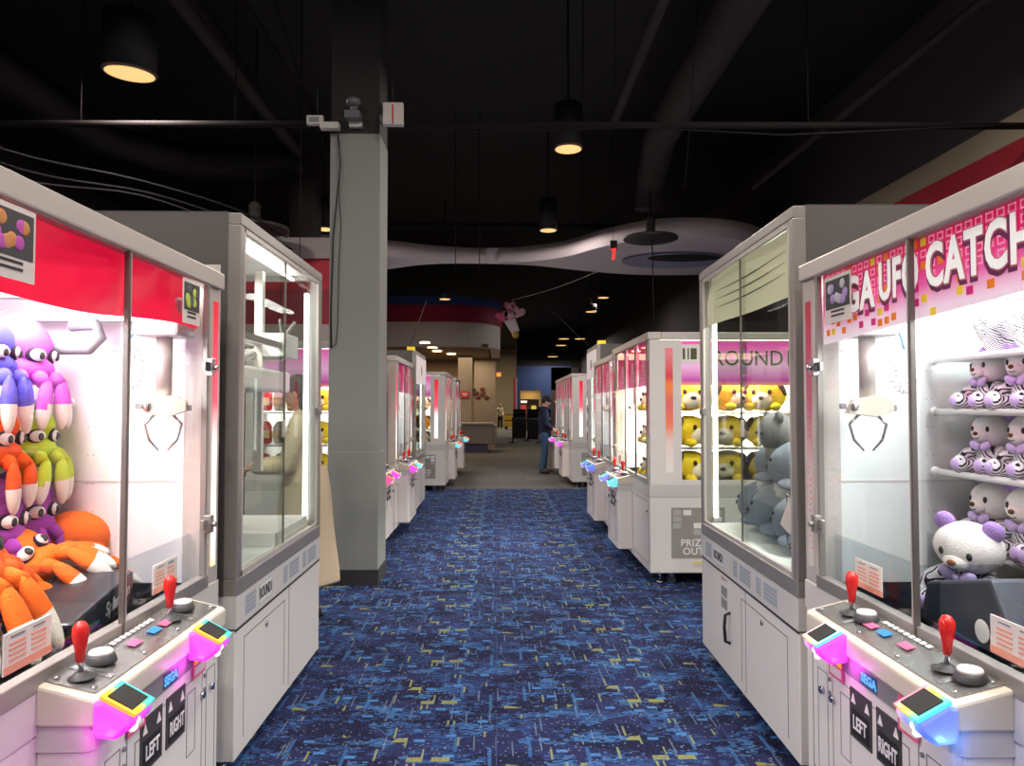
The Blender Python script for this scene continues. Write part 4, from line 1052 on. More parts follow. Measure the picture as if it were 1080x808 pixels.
m = MB(); m.cyl((-1.15, 5.95, 3.78), (-1.15, 6.01, 3.78), .012, n=8); m.box(-1.20, -1.10, 5.95, 6.0, 3.70, 3.75); m.build('bracket', WHITE2, o)

# ---- ceiling services
def pipe(label, pts, r, mat=PIPE, name='ceiling_pipe', cat='pipe', n=12, hang=None):
    m = MB(); m.tube(pts, r, n); o = m.build(name, mat); tag(o, label, cat)
    for (x, y, z) in (hang or []):
        m = MB(); m.cyl((x, y, z), (x, y, 6.2), .006, n=6); m.build('hanger_rod', mat, o)
    return o
pipe('long black pipe crossing the whole ceiling just above the column top', [(-8.8, 6.75, 3.98), (5.1, 6.75, 4.06)], .032, hang=[(x, 6.75, 4.0) for x in (-6, -3.8, -2.4, .8, 2.9)])
pipe('thin black cable draped below the long ceiling pipe', [(-1.0, 6.6, 3.93), (-.2, 6.6, 3.90), (1.3, 6.65, 3.98), (2.6, 6.6, 3.90), (4.9, 6.6, 4.02)], .008, name='ceiling_cable', cat='cable')
pipe('black beam crossing the ceiling farther back, before the white ribbon', [(-8.8, 12.9, 4.62), (5.1, 12.9, 4.62)], .05, n=4, name='ceiling_beam', cat='beam', hang=[(-3, 12.9, 4.6), (1.5, 12.9, 4.6)])
pipe('wide black round duct running along the ceiling right of the aisle', [(2.15, -1, 5.0), (2.15, 9.6, 5.0), (2.33, 10.9, 4.9), (2.36, 11.3, 4.7), (2.36, 11.3, 4.50)], .22, PIPE2, 'air_duct', 'duct', 20)
pipe('slim black duct running along the ceiling, right of centre', [(1.26, -1, 4.6), (1.30, 8.0, 4.6)], .05, PIPE2, 'air_duct', 'duct', 10, hang=[(1.29, 7.9, 4.6)])
pipe('long slim duct running along the ceiling left of the column', [(-2.8, -1, 5.0), (-2.8, 10.3, 5.0)], .075, PIPE2, 'air_duct', 'duct', 10)
pipe('black conduit running beside the long slim duct', [(-2.4, -1, 5.3), (-2.3, 10.3, 5.1)], .035, PIPE, 'ceiling_pipe', 'pipe', 8)
pipe('wide rectangular duct with two bends on the left ceiling', [(-5.6, 0, 5.0), (-5.2, 9.9, 5.0), (-4.4, 10.6, 4.95), (-2.9, 10.6, 4.95), (-2.75, 10.6, 4.7), (-2.75, 10.6, 3.7)], .24, PIPE2, 'air_duct', 'duct', 4)
pipe('black duct above the big lamp at the far left', [(-3.1, 0, 5.3), (-2.9, 6.2, 5.3), (-3.0, 9.0, 5.3)], .11, PIPE2, 'air_duct', 'duct', 4)
for i, (dz, dy, lb) in enumerate(((0, 0, 'uppermost loose black cable hanging over the left machines'), (-.10, .25, 'middle loose black cable hanging over the left machines'), (-.22, .1, 'lowest loose black cable hanging over the left machines'))):
    pts = catmull([(-5.4, 5.8 + dy, 4.05 + dz), (-4.4, 6.6 + dy, 3.72 + dz), (-3.6, 7.4 + dy, 3.70 + dz * .6), (-2.9, 8.2 + dy, 3.62 + dz), (-2.5, 8.8 + dy, 3.45 + dz)], 5)
    pipe(lb, pts, .011, P('black_cable', (.018, .017, .018), .9, spec=0.05), 'ceiling_cable', 'cable', 6)
pipe('slender pipe running along the ceiling at far right', [(4.3, 5, 5.0), (3.7, 10.5, 4.6)], .045, PIPE2, 'ceiling_pipe', 'pipe', 8, hang=[(4.0, 7.8, 4.8)])
for i, (x, y, a) in enumerate(((.35, 12.5, 3.3), (1.0, 9.2, 2.2), (-.62, 12.0, 2.0), (-.25, 12.0, 2.0))):
    pass
def wire(label, p, q, r=.004):
    m = MB(); m.cyl(p, q, r, n=6); tag(m.build('hanging_wire', PIPE), label, 'wire')
wire('thin wire hanging straight down left of the first round lamp', (-2.0, 7.5, 6.2), (-2.0, 7.5, 2.6))
wire('thin slanted wire high on the left ceiling', (-2.3, 6.4, 6.0), (-1.55, 8.2, 3.2))
wire('thin slanted wire between the wide duct and the tall right cabinet', (1.80, 6.3, 5.6), (1.86, 7.2, 3.6))
wire('left one of two wires crossing the white ceiling ribbon', (-.62, 11.0, 5.9), (-.62, 11.0, 3.45), .007)
wire('right one of two wires crossing the white ceiling ribbon', (-.26, 11.0, 5.9), (-.26, 11.0, 3.45), .007)
wire('slanted wire hanging from the navy fascia towards the left machines', (-1.6, 17.0, 3.95), (-2.0, 15.0, 2.0), .005)
wire('slanted wire between heart balloons and the right machine row', (.95, 14.0, 3.35), (1.85, 12.0, 2.1), .004)
m = MB(); m.tube(catmull([(.35, 17.0, 3.9), (1.2, 15.5, 3.93), (2.0, 14.4, 4.1), (2.4, 14.0, 4.2)], 5), .006, 6); tag(m.build('hanging_cable', P('grey_cable')), 'sagging grey cable above the heart balloons', 'cable')

def downlight(x, y, z, r, label, on=True, power=0, tilt=0.0, body=.5, group='round ceiling downlights'):
    t = empty('round_downlight', (x, y, z)); tag(t, label, 'ceiling lamp', group); t.rotation_euler = (tilt, tilt * .6, 0)
    m = MB(); m.lathe([(r * 1.08, 0), (r * 1.08, body), (r * .9, body + .02), (.01, body + .03)], n=24); m.build('lamp_can', BLACK, t)
    m = MB(); m.lathe([(r * 1.10, -.006), (r * 1.12, .004), (r * 1.08, .014)], n=24); m.build('lamp_ring', P('lamp_ring', (.2, .15, .1), .4), t)
    m = MB(); m.lathe([(r * 1.0, -.010), (r * .98, -.014), (.01, -.018)], n=24); m.build('lamp_glow', E('warm_lamp_glow', (1.0, .62, .24), 1.05), t)
    m = MB(); m.cyl((0, 0, body), (0, 0, 6.19 - z), .012, n=8); m.build('stem', PIPE, t)
    if power:
        area('room_lamp', (0, 0, -.03), r * 2, power, (1, .90, .82), parent=t)
ALLD = [((-3.27, 6.56, 4.4), .205, 'big round warm lamp at the upper left of the ceiling', 90),
        ((.82, 8.4, 4.40), .150, 'round warm lamp above the middle of the aisle', 80),
        ((.86, 12.3, 4.40), .135, 'smaller round warm lamp farther down, left of the wide duct', 80),
        ((-2.87, 12.3, 4.4), .135, 'round warm lamp seen just left of the column', 60)]
for p, r, lb, pw in ALLD: downlight(*p, r, lb, power=pw, tilt=.08 if r > .2 else 0)
for i, (x, y) in enumerate(((-3.2, 1.0), (-.6, .2), (.9, 2.2), (3.2, 1.0), (3.3, 5.0), (-6.0, 3.0), (.2, -1.8))):
    downlight(x, y, 4.9, .16, 'round warm ceiling lamp above the near machines, high over the frame', power=85, group='downlights above the near machines')
for i, (px, py, d, lb) in enumerate(((637, 313, 22, 'oval lamp glow nearest the ribbon in the dark hall'), (624, 328, 22, 'lamp glow below and left of the ribbon lamp'), (612, 357, 36, 'small lamp glow right of the two far ones'), (595, 357, 36, 'small lamp glow beside its twin in the dark far hall'), (583, 376, 44, 'lowest lamp glow in the far hall, above the navy wall'), (592, 364, 40, 'faint lamp glow between the far twins and the lowest'), (469, 315, 17, 'lamp glow just in front of the navy fascia'))):
    downlight((px - 524) / 780 * d, d, CAMH + (430 - py) / 780 * d, .0090 * d * .8, lb, body=.2, power=(40 if d < 25 else 120 if d > 38 else 60))
for i, (px, py) in enumerate(((448, 361), (456, 366), (461, 370), (476, 373))):
    d = 780 * (3.17 - CAMH) / (430 - py); d = min(d, 26.8)
    m = MB(); x = (px - 524) / 780 * d; m.cyl((x, d, 3.15), (x, d, 3.18), .13, n=16); m.cyl((x, d, 3.145), (x, d, 3.15), .15, n=16, mi=1)
    tag(m.build('recessed_lamp', [E('warm_spot', (1, .7, .4), 6), E('warm_spot2', (1, .72, .4), 5)]), ['recessed lamp nearest the fascia under the storefront soffit', 'second recessed lamp under the storefront soffit', 'third recessed lamp under the storefront soffit', 'recessed lamp beside the pier under the storefront soffit'][i], 'ceiling lamp', 'recessed lamps in the storefront soffit')
area('storefront_lamp', (-3, 24.5, 3.1), 5, 150, (1, .72, .42), sy=3)
area('storefront_lamp', (-.6, 25.3, 3.1), .8, 22, (1, .78, .5), sy=1)
area('far_hall_lamp', (.6, 52, 5.8), 3, 700, (1, .82, .55), sy=5)
area('far_opening_lamp', (2.1, 46.9, 2.5), .8, 18, (1, .75, .4), sy=.4)
# large black dish lamp under the duct and its twin behind the left cabinet
for (x, y, z, lb) in ((2.30, 10.95, 3.97, 'large black dish hanging under the wide duct'), (-2.95, 9.0, 3.62, 'large black dish above the tall left cabinet')):
    t = empty('black_dish_lamp', (x, y, z)); tag(t, lb, 'ceiling speaker')
    m = MB(); m.lathe([(.05, .10), (.20, .05), (.40, .0), (.41, -.03), (.38, -.04), (.02, -.03)], n=28); m.build('dish', P('dish_black', (.03, .027, .028), .5), t)
    m = MB(); m.cyl((0, 0, .08), (0, 0, .22), .07, n=16); m.ball((.0, 0, .24), .075); m.build('hub', PIPE2, t)
    m = MB(); m.cyl((0, 0, .2), (0, 0, (.70 if x > 0 else 6.19 - z)), .012, n=8); m.build('stem', PIPE, t)
wire('long wire hanging from the right black dish down to the machines', (2.32, 10.95, 3.93), (2.36, 10.95, 2.0), .008)
# red exit marker and heart balloons
t = empty('exit_sign', (1.86, 11.7, 3.95)); tag(t, 'small glowing red sign hanging in front of the white ribbon', 'sign')
m = MB(); m.box(-.05, .06, -.01, .01, -.02, .14, 0); m.build('sign_plate', BLACK, t)
m = MB(); m.prism([(-.02, -.17), (.02, -.17), (.035, .0), (.06, .02), (-.05, .0), (-.01, -.03)], -.012, .008, 0, 'y'); m.build('red_glyph', E('red_glow', (1, .03, .03), 1.6), t)
m = MB(); m.cyl((0, 0, .14), (0, 0, 2.2), .004, n=6); m.build('hanger', PIPE, t)
t = empty('balloon_decoration', (.32, 17.0, 3.36)); tag(t, 'hanging cutout of pink and white heart balloons', 'hanging decoration')
def heart(m, cx, cz, w, mi, rot=0.0, th=.03):
    pts = []
    for i in range(28):
        a = i / 28 * 2 * PI; x = 16 * math.sin(a) ** 3 / 17 * w; z = (13 * math.cos(a) - 5 * math.cos(2 * a) - 2 * math.cos(3 * a) - math.cos(4 * a)) / 17 * w
        pts.append((cx + x * math.cos(rot) - z * math.sin(rot), cz + x * math.sin(rot) + z * math.cos(rot)))
    m.prism(pts, -th, 0, mi, 'y')
HP = [P('heart_pink', (.55, .10, .22), .6), P('heart_pale', (.55, .30, .35), .6), P('heart_rose', (.45, .06, .15), .6)]
for (cx_, cz_, w_, k_, r_) in ((-.02, .40, .15, 0, 0), (-.20, .16, .16, 2, .3), (.17, .26, .17, 1, -.35), (-.02, .18, .14, 1, .0)):
    m = MB(); heart(m, cx_, cz_, w_, 0, r_); h = m.build('heart_balloon', HP[k_], t)
    if k_ == 0 and r_ == 0 and cz_ > .3:
        k = MB(); k.mesh(text_mesh('K', .17, .002, .001), facing_cam((cx_, -.034, cz_))); k.build('letter', P('pale_pink_letter', (.7, .6, .6), .6), h)
m = MB(); m.prism([(-.16, .06), (.10, .12), (.20, -.15), (.10, -.30), (.05, -.28)], .002, .02, 0, 'y'); m.build('white_cone', P('white_card', (.55, .52, .52), .7), t)
m = MB(); m.ball((.11, 0, -.26), (.08, .03, .09)); m.build('knot', P('mustard_knot', (.30, .22, .04), .6), t)
m = MB(); m.cyl((0, 0, .5), (0.1, 0, 2.8), .004, n=6); m.build('hanger', PIPE, t)
# ---- far furniture
t = empty('reception_counter', (-.55, 23.6, 0)); tag(t, 'long pale counter on a blue plinth at the far left', 'counter')
m = MB(); m.box(-2.4, .42, 0, 1.1, .26, .88); m.box(.42, .55, .15, 1.6, .24, .86); m.build('counter_body', P('counter_mauve', (.33, .27, .245), .5), t, bevel=.02)
m = MB(); m.box(-2.4, .46, -.04, 1.15, .88, .93); m.build('countertop', P('counter_top', (.40, .33, .30), .4), t)
m = MB(); m.box(-2.3, .25, .10, 1.0, 0, .26); m.build('plinth', P('plinth_blue', (.11, .11, .24), .5), t)
m = MB(); m.box(-.14, .14, -.02, 0, 0, .22, 0); 
m.box(-.09, .09, -.024, -.02, .12, .15, 1); m.box(-.07, .07, -.024, -.02, .07, .09, 1)
o = m.build('red_notice', [P('notice_red', (.45, .04, .03), .5), INNERW], loc=(-1.07, 24.775, 1.75)); tag(o, 'small red notice fixed on the pier behind the counter', 'sign')
m = MB()
for i in range(9): m.ball((R.uniform(-.3, .3), 0, R.uniform(-.18, .18)), (.09, .01, .07), R.randrange(2), 8, 6)
o = m.build('wall_graphic', [P('graphic_red', (.10, .02, .02), .7), BLACK], loc=(-.56, 26.17, 1.92)); tag(o, 'dark red and black marking on the wall right of the pier', 'sign')
for i, (px, d, lb) in enumerate(((541, 30, 'leftmost black barrier post of the far queue'), (557, 31.5, 'middle black barrier post of the far queue'), (570, 30, 'black barrier post of the far queue, nearest the person'))):
    x = (px - 524) / 780 * d; t = empty('barrier_post', (x, d, 0)); tag(t, lb, 'barrier post', 'black barrier posts of the far queue')
    m = MB(); m.lathe([(.18, 0), (.18, .02), (.04, .05)], n=18); m.build('base', BLACK, t)
    m = MB(); m.cyl((0, 0, .04), (0, 0, .98), .035, n=12); m.ball((0, 0, .99), .045); m.build('post', BLACK, t)
x0, x1 = (541 - 524) / 780 * 30, (570 - 524) / 780 * 30
m = MB(); m.box(x0, x1, 30.0, 30.01, .84, .93); tag(m.build('barrier_belt', BLACK), 'black belt stretched between the barrier posts', 'barrier belt')
for i, (px, d, w) in enumerate(((562, 34, .5), (548, 35, .6), (575, 34, .5))):
    x = (px - 524) / 780 * d; t = empty('game_cabinet', (x, d, 0)); tag(t, ['dark machine silhouette behind the middle barrier post', 'dark machine silhouette left of the far opening', 'dark machine silhouette right behind the standing person'][i], 'arcade machine', 'dark machines in the far hall')
    m = MB(); m.prism([(-.3, 0), (.3, 0), (.3, 1.3), (.05, 1.35), (-.1, .95), (-.3, .9)], x * 0 - w / 2, w / 2, 0, 'x'); m.build('cabinet', P('dark_cabinet', (.015, .015, .018), .5), t)
    m = MB(); m.box(-w / 2 + .06, w / 2 - .06, -.02, .0, .98, 1.22); o = m.build('screen', P('dark_screen', (.02, .03, .05), .2), t)
t = empty('yellow_cart', (.82, 48.5, 0)); tag(t, 'yellow boxy cart beside the tiny far person', 'cart')
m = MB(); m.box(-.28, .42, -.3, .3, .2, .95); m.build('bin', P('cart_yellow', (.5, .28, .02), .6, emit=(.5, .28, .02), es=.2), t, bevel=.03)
m = MB(); m.box(-.32, .46, -.34, .34, .95, 1.0); m.box(-.3, .44, -.305, -.3, .55, .62); m.build('rim', DKGREY, t)
for a in (-.2, .34):
    m = MB(); m.cyl((a, -.25, .1), (a, -.2, .1), .1, n=12); m.box(a - .02, a + .02, -.24, -.2, .1, .22); m.build('wheel', BLACK, t)
t = empty('snack_machine', (2.05, 46.5, 0)); tag(t, 'lit vending machine with yellow and red fronts inside the far opening', 'vending machine')
m = MB(); m.box(-.60, .60, 0, .5, 0, 1.95); m.build('cabinet', P('vending_body', (.10, .06, .03), .6), t)
m = MB(); m.box(.12, .42, -.02, 0, .9, 1.55); m.box(.42, .5, -.02, 0, .5, 1.2); m.build('yellow_panel', E('yellow_lit', (.9, .65, .08), .55), t)
m = MB(); m.box(-.55, -.2, -.02, 0, 1.1, 1.6); m.build('red_panel', E('red_lit', (.6, .06, .03), .5), t)
m = MB(); m.box(-.55, -.15, -.03, 0, 1.72, 1.86); m.build('sign_light', E('sign_white', (1, .95, .8), .9), t)
m = MB(); m.box(-.12, .12, -.02, .02, 0, .22); o = m.build('wall_lantern', E('orange_glow', (1, .35, .08), 1.0), loc=(.10, 40, 3.1)); tag(o, 'small orange glowing lamp on the far left wall edge', 'wall lamp')
m = MB(); m.cyl((0, 0, .22), (0, 0, 3.1), .01, n=6); m.build('hanger', PIPE, o)

# ================================================================== MACHINES
L1 = crane_game('crane_game', 'nearest left crane game with plain red banner and octopus toys', 1, -1.01, .90, H=1.91, header='red', console_y=(.765, 1.52), leds=('magenta', 'magenta'), inner=INNERW, light=46, lcol=(1, .95, .96), strip=STRIP, shelves=(1.44, 1.185, .93), panes=[.10, 1.13, 1.70], shelf_u=.49, claw_at=(.105, 1.60))
R1 = crane_game('crane_game', 'nearest right crane game with white lettering on magenta header and zebra-print bears', -1, 1.12, .86, H=1.94, header='magenta', console_y=(.74, 1.49), leds=('blue', 'magenta_mirror'), light=34, lcol=(.97, .99, 1), strip=STRIPD, panes=[.10, 1.105, 1.70], shelf_u=.43, claw_at=(.115, 1.58))
L2 = tall_cabinet('tall see-through cabinet with sliding glass on the left, before the column', 1, -.993, 2.86, 1.33, H=2.175, light=22)
R2 = tall_cabinet('tall cabinet on the right with striped cream banner and grey seal toys', -1, 1.138, 2.79, 1.45, H=2.195, rz=-.025, kind='banner', light=26)
SHP = [.18, .74, 1.38]
L3 = crane_game('crane_game', 'white crane game directly behind the column, mostly hidden', 1, -1.20, 6.46, W=1.52, H=2.0, panes=SHP, console_y=(.60, 1.36), leds=('red', 'magenta'), strip=STRIP, letters=False, shelves=(1.38, 1.09), end_face=True, light=30, shelf_u=.25, shelf_y=.6)
L3b = crane_game('crane_game', 'white crane game after the column with cyan and magenta card readers', 1, -1.10, 8.08, W=1.52, H=1.99, panes=SHP, console_y=(.22, .98), leds=('magenta', 'cyan'), shelves=(), light=22)
L4 = tall_cabinet('narrow tall cabinet with white poster on its head, left row', 1, -1.06, 9.68, 1.3, H=2.17, poster=True)
L5 = crane_game('crane_game', 'left crane game where the patterned carpet ends, bright strip on its corner', 1, -.87, 12.6, W=1.75, H=2.03, console_y=(.72, 1.48), leds=('cyan', 'red'), end_face=True, letters=False, shelves=(1.38, 1.05), light=34, lcol=(1, .90, .7), shelf_u=.25, shelf_y=.6)
L6 = crane_game('crane_game', 'farthest left crane game, on the grey carpet before the counter', 1, -.83, 15.0, W=1.75, H=2.03, console_y=(.72, 1.48), leds=('cyan', 'red'), shelves=(), light=22)
R3 = crane_game('crane_game', 'right crane game showing its end window of yellow dogs and prize sign', -1, 1.225, 5.92, W=1.80, D=1.27, H=2.03, panes=[.10, .58, 1.10, 1.66], console_y=(.80, 1.45), leds=('cyan', 'blue'), end_face=True, shelves=(1.38, 1.09), light=165, lcol=(1, .95, .86), strip=STRIPD, shelf_u=.25, shelf_y=.6)
R4 = crane_game('crane_game', 'second crane game of the right row, just past the yellow dogs', -1, 1.235, 7.84, W=1.55, H=1.99, panes=[.25, .80, 1.43], console_y=(.55, 1.3), leds=('blue', 'blue'), shelves=(), light=24)
R5 = tall_cabinet('narrow tall cabinet with poster and yellow beacon, right row', -1, 1.29, 9.5, 1.0, H=2.24, poster=True)
R6 = crane_game('crane_game', 'right crane game at the carpet edge with bright white strip and colourful prizes', -1, 1.34, 13.15, W=1.75, H=2.03, console_y=(.60, 1.36), leds=('magenta', 'magenta'), end_face=True, letters=False, shelves=(1.55, 1.30, 1.05), light=24, shelf_u=.25, shelf_y=.6)
R7 = crane_game('crane_game', 'farthest right crane game that the standing person plays', -1, 1.34, 15.0, W=1.75, H=2.03, console_y=(.60, 1.36), leds=('magenta', 'magenta'), shelves=(), light=22)
# price posters taped on the banners
def poster(loc, s, w, h, label, cols, tilt=0):
    m = MB(); m.box(0, s * .002, -w / 2, w / 2, -h / 2, h / 2, 0); m.box(s * .002, s * .003, -w / 2 + .008, w / 2 - .008, -h / 2 + h * .3, h / 2 - .012, 1)
    rr = random.Random(4)
    for i in range(9): m.ball((s * .003, rr.uniform(-w / 2 + .03, w / 2 - .03), rr.uniform(-h / 2 + h * .42, h / 2 - .03)), (.0012, .018, .016), 2 + i % 2, 10, 6)
    for i in range(2): m.box(s * .002, s * .003, -w / 4, w / 4, -h / 2 + .02 + i * .014, -h / 2 + .026 + i * .014, 4)
    o = m.build('photo_notice', [PAPER, DKGREY, P('nt_' + cols[0][0], cols[0][1], .6), P('nt_' + cols[1][0], cols[1][1], .6), INK], loc=loc, rot=(0, tilt, 0)); tag(o, label, 'notice'); return o
poster((-1.002, 1.53, 1.763), 1, .165, .155, 'photo notice with purple blobs on the red banner, nearer one', (('plum', (.5, .08, .45)), ('orange', (.6, .25, .08))))
poster((-1.002, 2.435, 1.765), 1, .135, .145, 'photo notice with a green blob at the far end of the red banner', (('lime', (.5, .65, .08)), ('dark', (.1, .1, .1))))
poster((1.115, 2.385, 1.778), -1, .185, .155, 'photo notice covering the first letters of the magenta header', (('lilac', (.4, .3, .6)), ('pale', (.5, .5, .55))))

# ---- toys in the near left machine (front faces +X)
PUR = ('purple', (.36, .06, .42)); MGT = ('magenta', (.62, .12, .62)); BLU = ('blue', (.10, .10, .62)); LIM = ('lime', (.52, .68, .06)); ORG = ('orange', (.85, .16, .02)); RORG = ('red_orange', (.80, .10, .02))
fx = -1.585
octopus(MGT, 'bright magenta octopus on the top shelf, beside the far wall', (fx, 2.47, 1.443), .0, .98)
octopus(BLU, 'blue octopus on the top shelf, next to the magenta one', (fx + .03, 2.235, 1.443), .1, .95)
octopus(PUR, 'purple octopus on the top shelf, nearer than the blue one', (fx, 1.98, 1.443), .0, .95)
octopus(LIM, 'lime green octopus below the magenta one', (fx, 2.50, 1.188), -.1, .92)
octopus(RORG, 'red-orange octopus below the blue one', (fx + .03, 2.27, 1.188), .1, .92)
octopus(BLU, 'blue octopus under the top shelf, nearer than the red-orange one', (fx, 2.02, 1.188), .0, .92)
octopus(PUR, 'purple octopus in the lower row, beside the far wall', (fx, 2.49, .933), -.05, .98)
octopus(PUR, 'purple octopus in the lower row, second from the far wall', (fx + .04, 2.27, .933), .1, .98)
octopus(LIM, 'lime green octopus in the lower row, third from the far wall', (fx, 2.02, .933), .0, .95)
octopus(ORG, 'orange octopus sprawled on the black bag with its arms towards the glass', (-1.36, 2.34, .845), 0, .95, rot=(.5, -.75, -.35))
octopus(ORG, 'orange octopus lying behind the mullion on the play field', (-1.37, 2.52, .86), 0, .95, rot=(.2, .9, 2.6))
octopus(ORG, 'largest orange octopus in the near corner of the left machine', (-1.27, 1.80, .86), 0, 1.25, rot=(.0, -.4, .2))
octopus(RORG, 'red-orange octopus behind the largest orange one', (-1.42, 2.04, .86), 0, 1.1, rot=(.2, -.3, .2))
m = MB(); m.prism([(-.20, 0), (.20, 0), (.20, .11), (-.22, .06)], -.10, .10, 0, 'x')
o = m.build('prize_bag', P('black_bag_plastic', (.035, .035, .04), .3), loc=(-1.22, 2.16, .80), rot=(0, 0, .1), bevel=.01); tag(o, 'black glossy prize bag with white script under the orange octopus', 'bag')
k = MB(); k.mesh(text_mesh('Splatoon', .05, .0012, .0005, shear=.3), facing(1, (.103, .07, .05)) @ Matrix.Rotation(.15, 4, 'Z')); k.build('script_print', INNERW, o)

# ---- bears in the near right machine (front faces -X)
bg = 'zebra-print bears in the magenta machine'
b0 = bear_proto((1.645, 2.42, 1.60), PI, 'bear lying on the very top shelf, beside the far wall', bg)
def bear(x, y, z, lb, sc=1.0, rot=(0, 0, PI)): return dup(b0, (x, y, z), rot, sc, lb, bg)
b0.rotation_euler = (0, -1.25, PI - .3); b0.scale = (.72,) * 3; b0.location = (1.61, 2.40, 1.625)
bear(1.61, 2.24, 1.625, 'second bear lying on the very top shelf', .72, (0, -1.25, PI))
bear(1.61, 2.07, 1.625, 'third bear lying on the very top shelf', .72, (0, -1.25, PI))
for r, (zz, nm) in enumerate(((1.412, 'upper'), (1.202, 'middle'), (.952, 'lower'))):
    for i, yy in enumerate((2.41, 2.235, 2.06, 1.885)):
        bear(1.64, yy, zz, ('zebra-print bear on the %s bear shelf, %s' % (nm, ('beside the far wall', 'second from the far wall', 'third from the far wall', 'fourth from the far wall')[i])), .86 if r < 2 else .98, (0, 0, PI + .12 * ((i + r) % 2)))
bear(1.44, 2.22, .83, 'big bear leaning forward in front of the lower shelf', 1.12, (-.1, .30, PI + .45))
m = MB(); m.lathe([(.05, 0), (.13, .0), (.16, .14), (.155, .14), (.12, .015)], n=24); o = m.build('clear_bowl', ACRYL, loc=(1.56, 1.90, .80)); tag(o, 'clear bowl-shaped stand beside the big bear', 'display stand')
m = MB(); m.prism([(-.20, 0), (.24, 0), (.20, .12), (-.08, .19)], -.10, .10, 0, 'x'); o = m.build('prize_bag', P('navy_bag', (.05, .055, .075), .5), loc=(1.34, 1.93, .80), bevel=.01); tag(o, 'dark navy prize bag below the big bear', 'bag')
k = MB(); k.ball((-.103, -.05, .05), (.002, .03, .03), 0, 12, 8); k.ball((-.103, -.10, .045), (.002, .02, .02), 0, 12, 8); k.build('white_print', INNERW, o)

# ---- seals and friends in the tall right cabinet
sg_ = 'grey seal toys in the tall right cabinet'
s0 = seal_proto((1.50, 3.98, .768), PI * .8, 'grey seal at the far end of the tall right cabinet, lower layer', sg_, 1.0)
for (x, y, z, r_, sc, lb) in ((1.47, 3.66, .768, PI * .85, 1.05, 'grey seal in the lower middle of the tall right cabinet'), (1.45, 3.34, .768, PI * .8, 1.0, 'grey seal right of the glass edge in the tall right cabinet'), (1.42, 3.05, .768, PI * .85, .85, 'grey seal in the near corner of the tall right cabinet'), (1.86, 3.75, .768, PI, 1.1, 'grey seal at the back of the tall right cabinet'),
        (1.56, 3.92, 1.0, PI * .75, .95, 'topmost grey seal at the far end of the tall right cabinet'), (1.52, 3.56, 1.0, PI * .85, 1.0, 'topmost grey seal in the middle of the tall right cabinet'), (1.54, 3.24, .98, PI * .8, .95, 'topmost grey seal nearest the wire rack')):
    dup(s0, (x, y, z), (0, 0, r_), sc, lb, sg_)
t = empty('round_bear_toy', (1.46, 3.78, 1.19)); t.scale = (.8,) * 3; t.rotation_euler = (0, .2, PI); tag(t, 'grey round-eared toy raised above the seals', 'stuffed toy')
m = MB(); m.ball((0, 0, .13), (.12, .13, .13), 0, 22, 14); m.ball((0, 0, .0), (.10, .11, .10), 0, 18, 12); m.build('body', F('plush_mid_grey', (.22, .22, .22)), t)
for q in (-1, 1):
    m = MB(); m.ball((0, q * .10, .235), (.025, .04, .04)); m.build('ear', F('plush_mid_grey2', (.24, .24, .24)), t)
    m = MB(); m.ball((.112, q * .045, .15), .011); m.build('eye', BLACK, t)
m = MB(); m.prism([(-.05, -.07), (.05, -.06), (.06, .05), (-.03, .08)], -.004, .004, 0, 'x'); o = m.build('price_tag', P('pale_pink_card', (.75, .62, .66), .5), loc=(1.21, 3.03, .98), rot=(.2, .3, .1)); tag(o, 'pale pink card in the wire rack of the tall cabinet', 'tag')

# ---- yellow dogs
yg = 'yellow dog toys in the end window machine'
d0 = dog_proto((1.72, 6.14, 1.39), -PI / 2, 'yellow dog on the upper shelf of the end window, left', yg, sc=1.05)
names = {1.39: 'upper', 1.10: 'middle', .81: 'lowest'}
for zz in (1.39, 1.10, .81):
    for i, xx in enumerate((1.60, 1.93, 2.24)):
        lb = 'yellow dog on the %s row of the end window, %s' % (names[zz], ('left', 'middle', 'right')[i])
        if zz == 1.39 and i == 0: d0.location = (xx, 6.16, zz); d0.scale = (1.28,) * 3; continue
        dup(d0, (xx, 6.15 + .02 * (i % 2), zz), (0, 0, -PI / 2 + .5 * ((i + int(zz * 10)) % 3 - 1)), 1.28, lb, yg)
for i, zz in enumerate((1.39, 1.10, .81)):
    dup(d0, (1.46, 6.60, zz), (0, 0, PI), 1.2, 'yellow dog facing the aisle on the %s row' % names[zz], yg)
# small yellow dogs behind the column and in the left far machine
g2 = 'yellow toys in the machine behind the column'
for i, (z, lb) in enumerate(((1.39, 'upper yellow toy beside the column'), (1.10, 'middle yellow toy beside the column'), (.81, 'lower yellow toy beside the column'))):
    dup(d0, (-1.60, 6.72, z), (0, 0, -PI / 2), 1.0, lb + ', seen past the tall left cabinet', g2)
g3 = 'plush toys in the far left end window'
cols = [('w', (.8, .75, .7)), ('o', (.85, .35, .05)), ('r', (.6, .08, .06))]
d1 = dog_proto((-1.30, 12.85, 1.39), -PI / 2, 'cream toy on the upper shelf of the far left end window', g3, col=(.85, .72, .50), sc=1.1)
for i, (x, z, lb) in enumerate(((-1.62, 1.39, 'cream toy farther left on the upper shelf of the far left end window'), (-1.30, .81, 'cream toy on the bottom of the far left end window'))):
    dup(d1, (x, 12.85, z), (0, 0, -PI / 2), 1.1, lb, g3)
for i, (x, z, lb) in enumerate(((-1.30, 1.06, 'orange toy on the middle shelf of the far left end window'), (-1.62, 1.06, 'orange toy farther left on the middle shelf of the far left end window'))):
    dog_proto((x, 12.85, z), -PI / 2, lb, g3, col=(.85, .42, .06), sc=1.2)
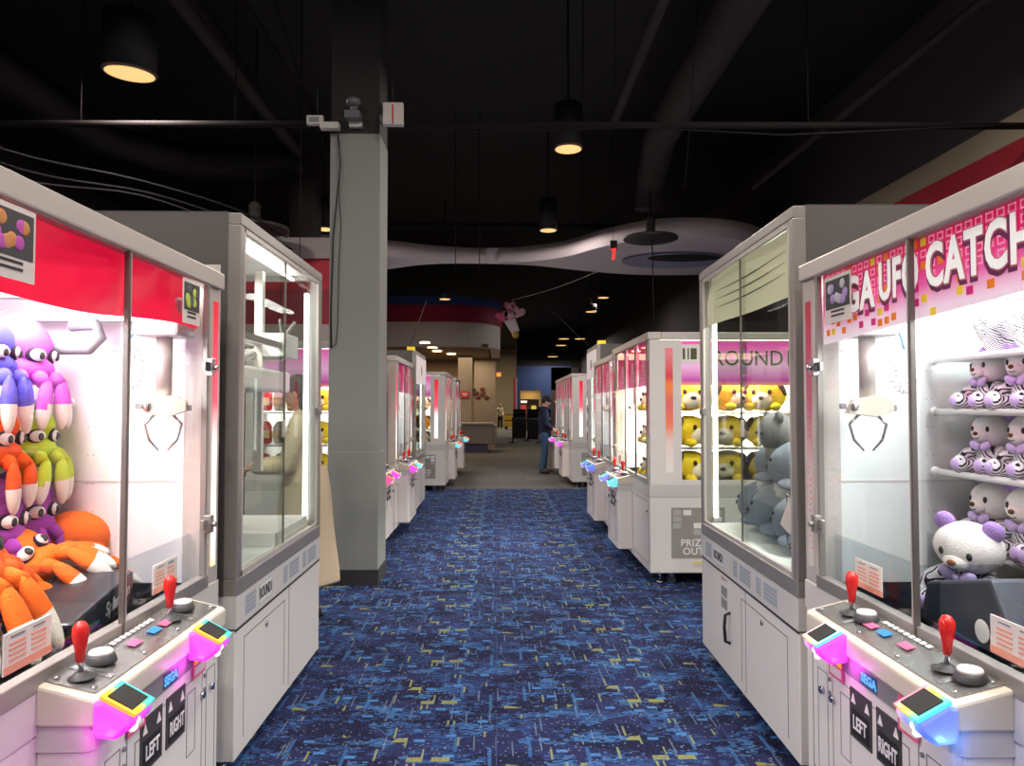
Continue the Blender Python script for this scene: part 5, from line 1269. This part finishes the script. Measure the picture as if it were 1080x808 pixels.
# colourful prizes in the far right end window
PC = [('red', (.7, .03, .03)), ('sky', (.05, .25, .7)), ('white', (.8, .78, .75)), ('amber', (.8, .35, .03)), ('navy', (.03, .05, .3))]
def figure(c, loc, label, group, sc=1.0):
    m = MB(); m.lathe([(.04, 0), (.055, .02), (.055, .15), (.03, .19), (.01, .20)], n=14, mi=0); m.box(-.045, .045, -.058, -.05, .05, .12, 1)
    o = m.build('boxed_figure', [P('prize_' + c[0], c[1], .4), P('prize_label', (.75, .6, .3), .5)], loc=loc); o.scale = (sc,) * 3; tag(o, label, 'prize', group)
kk = 0
for zz in (.81, 1.06, 1.31, 1.56):
    for xx in (1.68, 1.80, 1.92, 2.04):
        c = PC[kk % 5]; kk += 1
        figure(c, (xx, 13.32, zz), '%s prize, %s row of far right end window, %s column' % (c[0], {.81: 'lowest', 1.06: 'second', 1.31: 'third', 1.56: 'top'}[zz], {1.68: 'first', 1.80: 'second', 1.92: 'third', 2.04: 'last'}[xx]), 'colourful prizes in the far right end window')
for zz in (.81, 1.10, 1.39):
    for xx in (-1.82, -1.94, -2.06):
        c = PC[(0, 3, 2)[kk % 3]]; kk += 1
        figure(c, (xx, 6.66, zz), '%s prize, %s row behind the tall left cabinet, %s column' % (c[0], {.81: 'lowest', 1.10: 'middle', 1.39: 'top'}[zz], {-1.82: 'right', -1.94: 'centre', -2.06: 'left'}[xx]), 'red and amber prizes seen through the tall left cabinet')

# ---- people
person('man in black cap, navy hooded sweatshirt and jeans playing a crane game', (1.02, 16.0, 0), 0.0, H=1.66, hands=[(.30, .10, .93), (.27, -.10, .90)], look=.45)
person('person in a long beige coat facing the left machines beside the column', (-1.27, 4.90, 0), PI, H=1.62, coat=True, top=(.62, .50, .36), trousers=(.02, .02, .02), hands=[(.33, .10, 1.08), (.34, -.10, 1.10)], cap=False, look=.3)
person('tiny far person in white shirt and dark trousers walking in the lit hall', (.22, 51, 0), -PI / 2 + .4, H=1.65, top=(.6, .52, .42), trousers=(.02, .02, .025), cap=False, look=.1)

# ---- world
w = bpy.data.worlds.new('world'); bpy.context.scene.world = w; w.use_nodes = True
w.node_tree.nodes['Background'].inputs[0].default_value = (.02, .018, .022, 1); w.node_tree.nodes['Background'].inputs[1].default_value = 1.0
sc = bpy.context.scene
sc.view_settings.view_transform = 'Standard'; sc.view_settings.look = 'None'; sc.view_settings.gamma = 1; sc.view_settings.use_curve_mapping = False
sc.view_settings.exposure = 0.0
